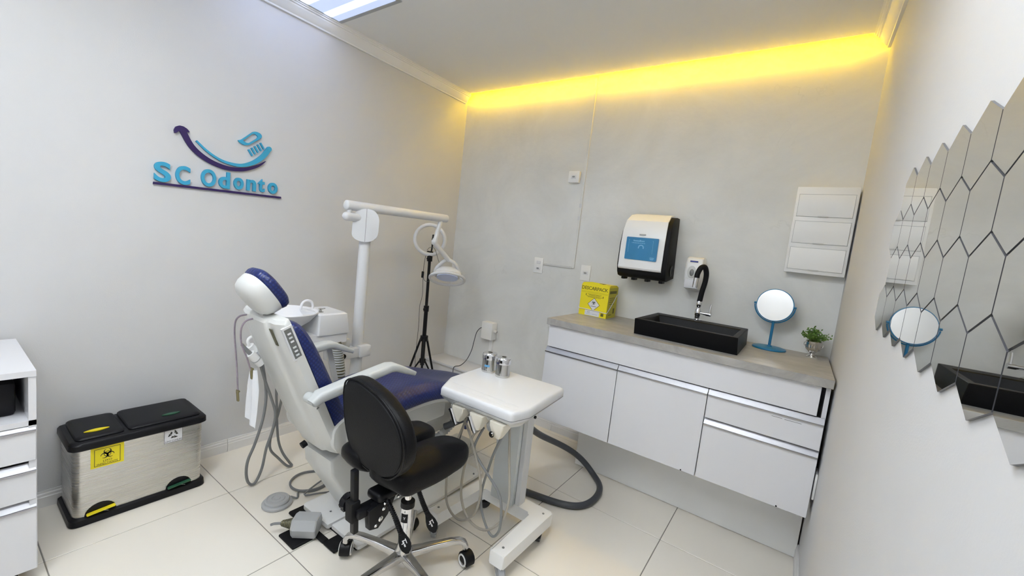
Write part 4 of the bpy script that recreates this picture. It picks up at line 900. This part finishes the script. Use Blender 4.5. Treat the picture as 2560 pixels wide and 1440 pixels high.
for k, a in enumerate((math.radians(200), math.radians(318), math.radians(80))):
    d = Vector((math.cos(a), math.sin(a), 0)); r_ = .19; top = Vector((rx+.014, ry, .565))+d*.025; ft = Vector((rx+.014, ry, .012))+d*r_
    lg = B().cyl(top, ft, .0085, n=10).build('leg', 'black', t); B().ball(ft, (.012, .012, .012), 10, 8).build('foot', 'rubber', lg)
    B().cyl(Vector((rx+.017, ry, .385))+d*.02, top.lerp(ft, .68), .0065, n=8).build('brace', 'black', t)
rc_ = Vector((rx-.006, ry-.012, 1.333)); fd = Vector((.62, -.78, 0)).normalized(); ru = Vector((0, 0, 1)).cross(fd).normalized()
B().tube([rc_+ru*math.cos(2*PI*i/32)*.113+Vector((0, 0, 1))*math.sin(2*PI*i/32)*.113 for i in range(32)], .0145, n=12, sub=2, closed=True).build('ring', 'plast', t)
B().tube([(rx-.004, ry, 1.225), (rx-.004, ry+.012, 1.25), (rx-.002, ry+.014, 1.30), (rx+.010, ry, 1.345), (rx+.032, ry-.01, 1.362)], .0062, n=8).build('gooseneck', 'black', t)
B().box((rx+.030, ry-.014, 1.364), (.05, .012, .022), Matrix.Rotation(-.6, 3, 'Z'), .003, 1).build('phone_clamp', 'black', t)
B().mm((rx-.035, ry-.006, 1.236), (rx+.025, ry+.006, 1.246), .003, 1).build('ring_bracket', 'black', t)
b = B(); b.tube([(rx-.02, ry-.02, 1.24), (rx-.035, ry-.02, 1.17), (rx-.04, ry-.02, 1.08), (rx-.035, ry-.02, 1.02), (rx-.022, ry-.025, .90), (rx-.035, ry-.03, .81), (rx-.028, ry-.03, .68), (rx-.03, ry-.03, .54), (rx-.035, ry-.03, .40), (rx-.025, ry-.03, .32), (rx-.02, ry-.03, .1), (rx, ry-.05, .005), (rx+.1, ry-.1, .004)], .0019, n=6)
b.tube([(rx-.035, ry-.02, 1.05), (rx-.01, ry-.03, 1.02), (rx+.03, ry-.03, 1.015), (rx+.06, ry-.03, 1.04)], .0017, n=6)
b.tube([(rx-.02, ry-.02, 1.25), (rx+.02, ry-.03, 1.275), (rx+.07, ry-.03, 1.27), (rx+.12, ry-.03, 1.19), (rx+.15, ry-.03, 1.14)], .0017, n=6); b.build('cable', 'hosed', t)
B().mm((rx-.050, ry-.030, 1.035), (rx-.033, ry-.014, 1.085), .003, 1).build('inline_remote', 'black', t)
# ================================================================== delivery cart
t = thing('delivery_cart', 'white wheeled dental delivery cart with tray top and hanging hoses', 'cart', (1.55, -1.25, 0))
fp = [(1.318, -1.425), (1.385, -1.425), (1.400, -1.115), (1.690, -1.115), (1.690, -1.43), (1.762, -1.43), (1.768, -1.035), (1.345, -1.035)]
B().prism(rpoly(fp, [.006, .006, .015, .015, .006, .006, .012, .012]), (0, 0, .065), (1, 0, 0), (0, 1, 0), .058, .008, 3)  .build('base_frame', 'enamel', t, smooth=30)
for x_, y_ in ((1.352, -1.385), (1.374, -1.075), (1.735, -1.075), (1.727, -1.385)): B().cyl((x_, y_, .122), (x_, y_, .1245), .0055, n=10).build('bolt_cap', 'greyd', t)
for x_, y_, a in ((1.365, -1.405, .6), (1.395, -1.075, -.7), (1.735, -1.09, .3), (1.742, -1.405, .9)):
    d = Vector((math.cos(a), math.sin(a), 0)); c_ = Vector((x_, y_, .03))
    ca = B().cyl((x_, y_, .045), (x_, y_, .066), .010, n=12).build('caster', 'greyp', t)
    B().cyl(c_-d*.011+Vector((0, -.008, 0)), c_+d*.011+Vector((0, -.008, 0)), .0295, n=24).build('wheel', 'rubber' if y_ > -1.2 else 'greyp', ca)
    b = B(); hl = []
    for i in range(11):
        an = PI*.05+PI*.9*i/10; hl.append((math.cos(an), math.sin(an)))
    sx_ = Vector((-d.y, d.x, 0)); rings_ = [[c_+Vector((0, -.008, 0))+sx_*q[0]*r_+Vector((0, 0, 1))*q[1]*r_+d*k for q in hl] for r_, k in ((.032, -.016), (.036, -.013), (.036, .013), (.032, .016))]
    b.loft(rings_, True); b.build('wheel_guard', 'clear' if y_ < -1.2 else 'blackm', ca, smooth=40)
b = B(); b.mm((1.462, -1.135, .118), (1.592, -1.062, .700), .004, 2); col_ = b.build('column', 'padsil', t)
B().mm((1.593, -1.112, .12), (1.620, -1.058, .70), .003, 1).build('column_cover', 'plast', t)
B().prism([(1.470, .70), (1.470, .612), (1.512, .652), (1.560, .70)], (0, -1.150, 0), (1, 0, 0), (0, 0, 1), .03).build('gusset', 'plast', t) if False else None
# tray head
TZ = .752
def tr(ins, z_, dy=0.):
    pl = [(1.335+ins, -1.095-ins), (1.352+ins, -1.395), (1.412+ins, -1.512+ins+dy), (1.772-ins, -1.505+ins+dy), (1.797-ins, -1.415), (1.768-ins, -1.080-ins)]
    return [(a, c, z_) for a, c in rpoly(pl, [.02, .012, .012, .018, .012, .02], 4)]
B().loft([tr(.022, .690), tr(.006, .705), tr(.0, .718), tr(.0, .738), tr(.002, .746), tr(.006, TZ-.0015), tr(.011, TZ)], True).build('tray_top', 'plast', t, smooth=40)
B().loft([tr(.040, .668), tr(.022, .692)], True).build('tray_underside', 'plastw', t, smooth=30)
b = B(); b.mm((1.41, -1.438, TZ), (1.755, -1.434, TZ+.0012)); b.mm((1.43, -1.466, TZ-.0004), (1.755, -1.463, TZ+.0006)); b.build('tray_ridge', 'plast', t)
B().loft([[tr(-.0006, .7145)[i] for i in range(len(tr(0, 0)))], tr(-.0006, .7160)], True).build('tray_seam', 'greyd', t, smooth=30)
B().cyl((1.786, -1.36, .700), (1.792, -1.36, .700), .006, n=12).build('tray_screw', 'blackm', t)
# instrument holders along the front edge
for k, x_ in enumerate((1.497, 1.598, 1.700)):
    y_ = -1.495
    hb = B(); rr_ = []
    for z_, hw_, y0_, y1_ in ((.690, .034, -1.508, -1.43), (.672, .032, -1.508, -1.44), (.650, .024, -1.505, -1.455), (.628, .014, -1.500, -1.470)):
        rr_.append([(a, c, z_) for a, c in rpoly([(x_+.008-hw_, y0_), (x_+.008+hw_, y0_), (x_+.008+hw_, y1_), (x_+.008-hw_, y1_)], .008, 3)])
    h_ = hb.loft(rr_, True).build('instrument_holder', 'cream', t, smooth=30)
    if k < 2:
        cn = B(); p_ = Vector((x_-.014, y_-.016, .667)); q_ = Vector((x_+.006, y_-.012, .628)); cn.cyl(p_, q_, .0085, .0095, n=14); cn.cyl(p_-(q_-p_)*.28, p_, .0098, n=14); cn.cyl(q_, q_+(q_-p_)*.25, .0078, n=12); cn.build('coupling', 'chrome', h_)
    else:
        cn = B(); cn.cyl((x_-.004, y_-.015, .645), (x_-.004, y_-.020, .645), .012, n=18); cn.cyl((x_-.004, y_-.019, .645), (x_-.004, y_-.024, .645), .007, n=14); cn.build('screw_cap', 'steel', h_)
B().tube([(1.490, -1.520, .684), (1.500, -1.530, .706), (1.516, -1.535, .722), (1.535, -1.532, .728)], .0018, n=6).build('syringe_needle', 'greyd', t)
B().ball((1.645, -1.44, .640), (.028, .022, .030)).build('water_cup', 'clear', t)
H1 = lambda pts, y0_, y1_: [(a, y0_+(y1_-y0_)*i/(len(pts)-1), c) for i, (a, c) in enumerate(pts)]
A_ = [(1.602, .620), (1.555, .568), (1.538, .49), (1.518, .382), (1.517, .28), (1.547, .21), (1.596, .179), (1.65, .182), (1.694, .215), (1.732, .273), (1.745, .34), (1.740, .398), (1.722, .501), (1.708, .60), (1.700, .67)]
Bq = [(1.505, .622), (1.539, .574), (1.57, .507), (1.607, .427), (1.623, .346), (1.612, .27), (1.591, .224), (1.551, .182), (1.508, .163), (1.465, .172), (1.431, .203), (1.418, .253), (1.412, .34), (1.432, .45), (1.47, .56), (1.500, .67)]
Cq = [(1.602, .615), (1.560, .52), (1.578, .482), (1.628, .439), (1.687, .392), (1.719, .345), (1.728, .242), (1.713, .195), (1.69, .174), (1.661, .191), (1.627, .239), (1.609, .294), (1.611, .359), (1.628, .439), (1.645, .514), (1.672, .585), (1.690, .63)]
for pl, y0_, y1_, m_ in ((A_, -1.450, -1.40, 'hosel'), (Bq, -1.452, -1.41, 'hosel'), (Cq, -1.44, -1.405, 'hoseg')):
    B().tube(H1(pl, y0_, y1_), .0052, n=8, sub=6, relax=6).build('instrument_hose', m_, t)
# supply hose: under the chair to the cart column, looping over the floor
tag(B().tube([(1.140, -1.16, .372), (1.165, -1.15, .386), (1.206, -1.12, .419), (1.268, -1.10, .456), (1.34, -1.05, .50), (1.44, -1.02, .52), (1.52, -.975, .47), (1.522, -.88, .392), (1.515, -.72, .30), (1.535, -.58, .225), (1.594, -.45, .141), (1.65, -.385, .062), (1.705, -.40, .024), (1.765, -.445, .019), (1.805, -.53, .019), (1.812, -.64, .019), (1.787, -.745, .019), (1.69, -.80, .019), (1.56, -.825, .019), (1.48, -.842, .019), (1.38, -.86, .019), (1.30, -.885, .019)], .0175, n=14, sub=8, relax=40).build('supply_hose', 'hosed', loc=(1.6, -.8, 0), smooth=60), 'thick dark grey supply hose looping over the floor beside the cart', 'hose')
# canisters on the tray
def canister(x_, y_, sticker, label):
    t = thing('cotton_canister', label, 'canister', (x_, y_, TZ))
    B().lathe([(.033, 0), (.0345, .002), (.0345, .012), (.0335, .014), (.0335, .075)], (x_, y_, TZ), n=36).build('body', 'steel', t)
    ld = B().lathe([(.0360, .062), (.0360, .080), (.0352, .086), (.032, .0905), (.022, .092), (.011, .0925), (.0102, .090), (.009, .086)], (x_, y_, TZ), n=36, cap=True).build('lid', 'chrome', t, smooth=40)
    B().lathe([(.0105, .0918), (.0105, .0932), (.0, .0934)], (x_, y_, TZ), n=20).build('dispensing_hole', 'ink', ld)
    if sticker:
        b = B(); pts = []; 
        for i in range(9):
            a = math.radians(-92+44*i/8); pts.append((math.cos(a), math.sin(a)))
        b.loft([[(x_+p[0]*.0338, y_+p[1]*.0338, TZ+z_) for p in pts]+[(x_+p[0]*.0342, y_+p[1]*.0342, TZ+z_) for p in reversed(pts)] for z_ in (.028, .038)], True); b.build('label_strip', 'bluelab', t)
canister(1.404, -1.182, True, 'polished steel cotton canister with a blue label strip on the cart tray')
canister(1.492, -1.190, False, 'plain polished steel cotton canister without a label on the cart tray')

# ================================================================== saddle stool
t = thing('saddle_stool', 'black leather split-saddle stool with backrest on a polished five-star base', 'stool', (1.432, -1.658, 0))
sx0, sy0 = 1.432, -1.658
for k in range(5):
    a = math.radians(57+72*k); d = Vector((math.cos(a), math.sin(a), 0)); s_ = Vector((-d.y, d.x, 0)); c0 = Vector((sx0, sy0, 0)); rr_ = []
    for r_, z_, hw_, hh_ in ((.020, .098, .022, .016), (.055, .100, .020, .015), (.12, .108, .017, .013), (.19, .113, .0155, .012), (.225, .111, .0155, .013), (.248, .102, .0155, .013), (.258, .088, .015, .012), (.260, .070, .014, .011)):
        nd = Vector((0, 0, 1)) if r_ < .2 else (Vector((0, 0, 1))*(1-(r_-.2)/.06)+d*((r_-.2)/.06)).normalized()
        rr_.append([c0+d*r_+Vector((0, 0, z_))+s_*p+nd*q for p, q in rpoly([(-hw_, -hh_), (hw_, -hh_), (hw_, hh_), (-hw_, hh_)], .008, 3)])
    lg = B().loft(rr_, True).build('leg', 'alupol', t, smooth=50)
    fwd = (s_*(1 if k % 2 else -1)+d*.35).normalized(); ax = Vector((-fwd.y, fwd.x, 0)); wc = c0+d*.262+fwd*.012+Vector((0, 0, .031))
    ca = B(); ca.cyl(wc-ax*.006+Vector((0, 0, .0)), wc+ax*.006, .0295, n=24)
    ho = []
    for i in range(13):
        an = -.35+(PI+.7)*i/12; ho.append((math.cos(an), math.sin(an)))
    ca.loft([[wc+fwd*q[0]*r_+Vector((0, 0, 1))*q[1]*r_+ax*kk for q in ho] for r_, kk in ((.030, -.022), (.034, -.018), (.034, .018), (.030, .022))], True); ca.cyl(c0+d*.260+Vector((0, 0, .055)), c0+d*.260+Vector((0, 0, .078)), .010, n=12); co = ca.build('caster', 'black', t, smooth=40)
    for sg in (-1, 1):
        B().tube([wc+ax*sg*.0222+fwd*math.cos(2*PI*i/24)*.0225+Vector((0, 0, 1))*math.sin(2*PI*i/24)*.0225 for i in range(24)], .0036, n=8, sub=0, closed=True).build('wheel_ring', 'enamel', co)
B().lathe([(.020, .045), (.036, .07), (.036, .112), (.028, .128), (.026, .145)], (sx0, sy0, 0), n=28).build('hub', 'alupol', t)
gc = B().cyl((sx0, sy0, .13), (sx0, sy0, .305), .0255, n=28).build('gas_cylinder', 'chrome', t)
B().cyl((sx0, sy0, .300), (sx0, sy0, .322), .0275, n=28).build('cylinder_ring', 'black', t); B().cyl((sx0, sy0, .32), (sx0, sy0, .46), .0140, n=20).build('piston', 'chrome', t)
b = B(); pts = [(math.radians(-95+62*i/10)) for i in range(11)]                 # black oval badge on the cylinder
b.loft([[(sx0+math.cos(a)*r_, sy0+math.sin(a)*r_, .262-.018+ .0) for a in pts]+[(sx0+math.cos(a)*r_, sy0+math.sin(a)*r_, .262+.018) for a in reversed(pts)] for r_ in (.0256, .0262)], True); bd_ = b.build('badge', 'black', gc, smooth=30)
an = math.radians(-62); Un = Vector((-math.sin(an), math.cos(an), 0)); Mb = frame(Vector((sx0, sy0, .258))+Vector((math.cos(an), math.sin(an), 0))*.0265, Un, (0, 0, 1))
b = B(); b.add(text_mesh('Y', .014, .0002, .0006, 'CENTER'), Mb); b.build('badge_mark', 'white', gc, smooth=0)
b = B(); b.add(text_mesh('8', .010, .0002, .0, 'CENTER'), frame(Vector((sx0, sy0, .286))+Vector((math.cos(an), math.sin(an), 0))*.0258, Un, (0, 0, 1))); b.build('etched_mark', 'greyd', gc, smooth=0)
# seat halves
for s_ in (-1, 1):
    xc = sx0+s_*.100; pl = [(-.086, -.190), (.060, -.190), (.078, -.10), (.082, .03), (.068, .15), (.028, .195), (-.055, .185), (-.086, .09)]
    if s_ < 0: pl = [(-a, c) for a, c in reversed(pl)]
    pl = [tuple(p[:2]) for p in cat([(a, c, 0) for a, c in pl], 5, True)]
    b = B(); b.pad(pl, (0, 0, 0), (1, 0, 0), (0, 1, 0), .080, .032, .016)
    for v in b.bm.verts:                                 # saddle droop: outer flank lower, back edge raised
        o_ = v.co.x*s_; v.co.z += -.9*max(0, o_-.02)**2*5 + (.35*max(0, -v.co.y-.1)**2*4) - .10*max(0, v.co.y-.08)
    b.rot(Matrix.Translation((xc-.012, sy0-.006, .485))); b.build('seat_half', 'leather', t, smooth=60)
b = B(); b.mm((sx0-.10, sy0-.10, .430), (sx0+.09, sy0+.09, .492), .012, 2); b.mm((sx0-.032, sy0-.18, .405), (sx0+.045, sy0+.05, .440), .014, 3); b.build('seat_mechanism', 'black', t)
for x_, y_ in ((sx0+.052, sy0-.10), (sx0+.052, sy0-.04), (sx0+.052, sy0-.16)): B().ball((x_, y_, .41), (.006, .006, .006), 10, 8).build('bolt', 'chrome', t)
# backrest arm
b = B(); b.mm((sx0-.014, -1.905, .375), (sx0+.030, -1.80, .405), .006, 2); b.prism([(-1.875, .40), (-1.83, .41), (-1.76, .41), (-1.79, .35), (-1.83, .315), (-1.865, .325)], (sx0+.012, 0, 0), (0, 1, 0), (0, 0, 1), .03, .004, 2); b.build('back_bracket', 'black', t)
for y_, z_, r_ in ((-1.815, .385, .007), (-1.825, .352, .010), (-1.845, .335, .006)): B().lathe([(r_, 0), (r_, .003), (r_*.5, .006)], (sx0+.0425, y_, z_), (1, 0, 0), n=14).build('bracket_bolt', 'chrome', t)
B().box((sx0-.012, -1.898, .425), (.024, .020, .24), Matrix.Rotation(.07, 3, 'X'), .003, 2).build('back_post', 'black', t)
B().box((sx0-.012, -1.902, .395), (.040, .036, .075), Matrix.Rotation(.07, 3, 'X'), .004, 2).build('post_sleeve', 'blackm', t)
kb = []
for i in range(24):
    a = 2*PI*i/24; kb.append((.029+.004*math.cos(8*a), a))
B().prism([(r_*math.cos(a), r_*math.sin(a)) for r_, a in kb], (sx0-.062, -1.895, .405), (0, 1, 0), (0, 0, 1), .026, .003, 1).build('adjusting_knob', 'black', t, smooth=30)
B().cyl((sx0-.05, -1.895, .405), (sx0-.02, -1.90, .40), .010, n=12).build('knob_shaft', 'black', t)
bo = [(-.190, .085), (-.165, .135), (-.10, .158), (-.02, .156), (.07, .138), (.150, .095), (.190, .035), (.188, -.035), (.150, -.095), (.09, -.138), (.0, -.158), (-.09, -.155), (-.155, -.115), (-.188, -.03)]
bo = [tuple(p[:2]) for p in cat([(a, c, 0) for a, c in bo], 5, True)]
yw = Matrix.Rotation(math.radians(-6), 3, 'Z'); tk = Matrix.Rotation(math.radians(6), 3, 'X')
U2 = yw @ tk @ Vector((1, 0, 0)); V2 = yw @ tk @ Vector((0, 0, 1))
bk_ = Vector((1.462, -1.880, .690)); Nn = U2.cross(V2)
B().pad(bo, bk_-Nn*.052, U2, V2, .056, .020, -.0).build('backrest', 'leather', t, smooth=60)
B().pad([(a*.93, c*.93) for a, c in bo], bk_-Nn*.004, U2, V2, .012, .005, .008).build('backrest_cover', 'blackm', t, smooth=60)
B().tube([bk_+U2*a*.985+V2*c*.985+Nn*.001 for a, c in bo[::3]], .0035, n=6, sub=2, closed=True).build('backrest_piping', 'leather', t)
# levers with ribbed boots and paddle grips
for p0, p1, p2 in (((1.480, -1.805, .415), (1.528, -1.805, .372), (1.562, -1.785, .288)), ((1.495, -1.672, .405), (1.525, -1.672, .365), (1.556, -1.650, .290))):
    p0, p1, p2 = Vector(p0), Vector(p1), Vector(p2); P = cat([p0, p1, p2.lerp(p1, .25)], 9); lb = B(); lb.tube(P, .0075, n=10, sub=0)
    for i in range(1, len(P)-1): d = (P[i+1]-P[i-1]).normalized(); lb.cyl(P[i]-d*.0018, P[i]+d*.0018, .0098, n=10)
    lv = lb.build('lever_boot', 'black', t, smooth=50)
    d = (p2-p1).normalized(); sd = d.cross(Vector((.70, -.70, .15))).normalized(); up_ = sd.cross(d).normalized()
    gp = [(-.006, -.055), (-.010, -.03), (-.019, .0), (-.0205, .018), (-.014, .034), (-.002, .046), (.008, .044), (.018, .028), (.0205, .010), (.017, -.01), (.009, -.034), (.006, -.055)]
    gr = B(); gr.pad([(a, c) for a, c in gp], p2-up_*.007, sd, d, .014, .005, .001); gro = gr.build('lever_grip', 'blackm', t, smooth=50)
    ic = B(); Mi = frame(p2+up_*.0084, sd, d)              # small white seat pictogram
    if up_.dot(sd.cross(d)) < 0: Mi = frame(p2+up_*.0084, -sd, d)
    for pl in ([(-.010, -.006), (-.0075, -.006), (-.0075, .012), (-.010, .012)], [(-.0075, .0085), (.001, .0085), (.001, .0055), (-.0075, .0055)], [(-.001, .0085), (.004, .0085), (.004, -.004), (-.001, -.004)], [(.002, -.001), (.009, -.001), (.009, -.004), (.002, -.004)], [(-.002, -.006), (.003, -.006), (.003, -.016), (-.002, -.016)]):
        ic.prism(pl, Mi.translation, Mi.col[0].to_3d(), -Mi.col[1].to_3d(), .0006)
    ic.build('pictogram', 'white', gro, smooth=0)

# ================================================================== foot pedal with coiled cable
t = thing('foot_pedal', 'round grey rubber foot pedal with coiled grey cable on the tiles', 'foot pedal', (.665, -1.775, 0))
B().lathe([(.062, 0), (.066, .003), (.066, .012), (.060, .018), (.056, .0185)], (.665, -1.775, 0), n=40).build('pedal_base', 'greyp', t)
B().lathe([(.054, .017), (.054, .026), (.050, .031), (.044, .032), (.042, .0305), (.034, .0308), (.032, .033), (.024, .0335), (.022, .0315), (.014, .0318), (.012, .034), (.0, .0345)], (.665, -1.775, 0), n=40).build('pedal_disc', 'greyp', t)
cb = [(.668, -1.712, .012), (.690, -1.69, .006)]
for k in range(2*14+6):
    a = math.radians(-60)-2*PI*k/14*-1; r_ = .092+.004*math.sin(k*.45); cb.append((.600+r_*math.cos(a), -1.580+r_*1.02*math.sin(a), .005+.0045*(k/14)+.001*math.sin(k*2.2)))
cb += [(.70, -1.66, .016), (.735, -1.60, .010), (.760, -1.54, .006), (.765, -1.47, .006)]
B().tube(cb, .0044, n=8, sub=4).build('cable', 'hoseg', t)
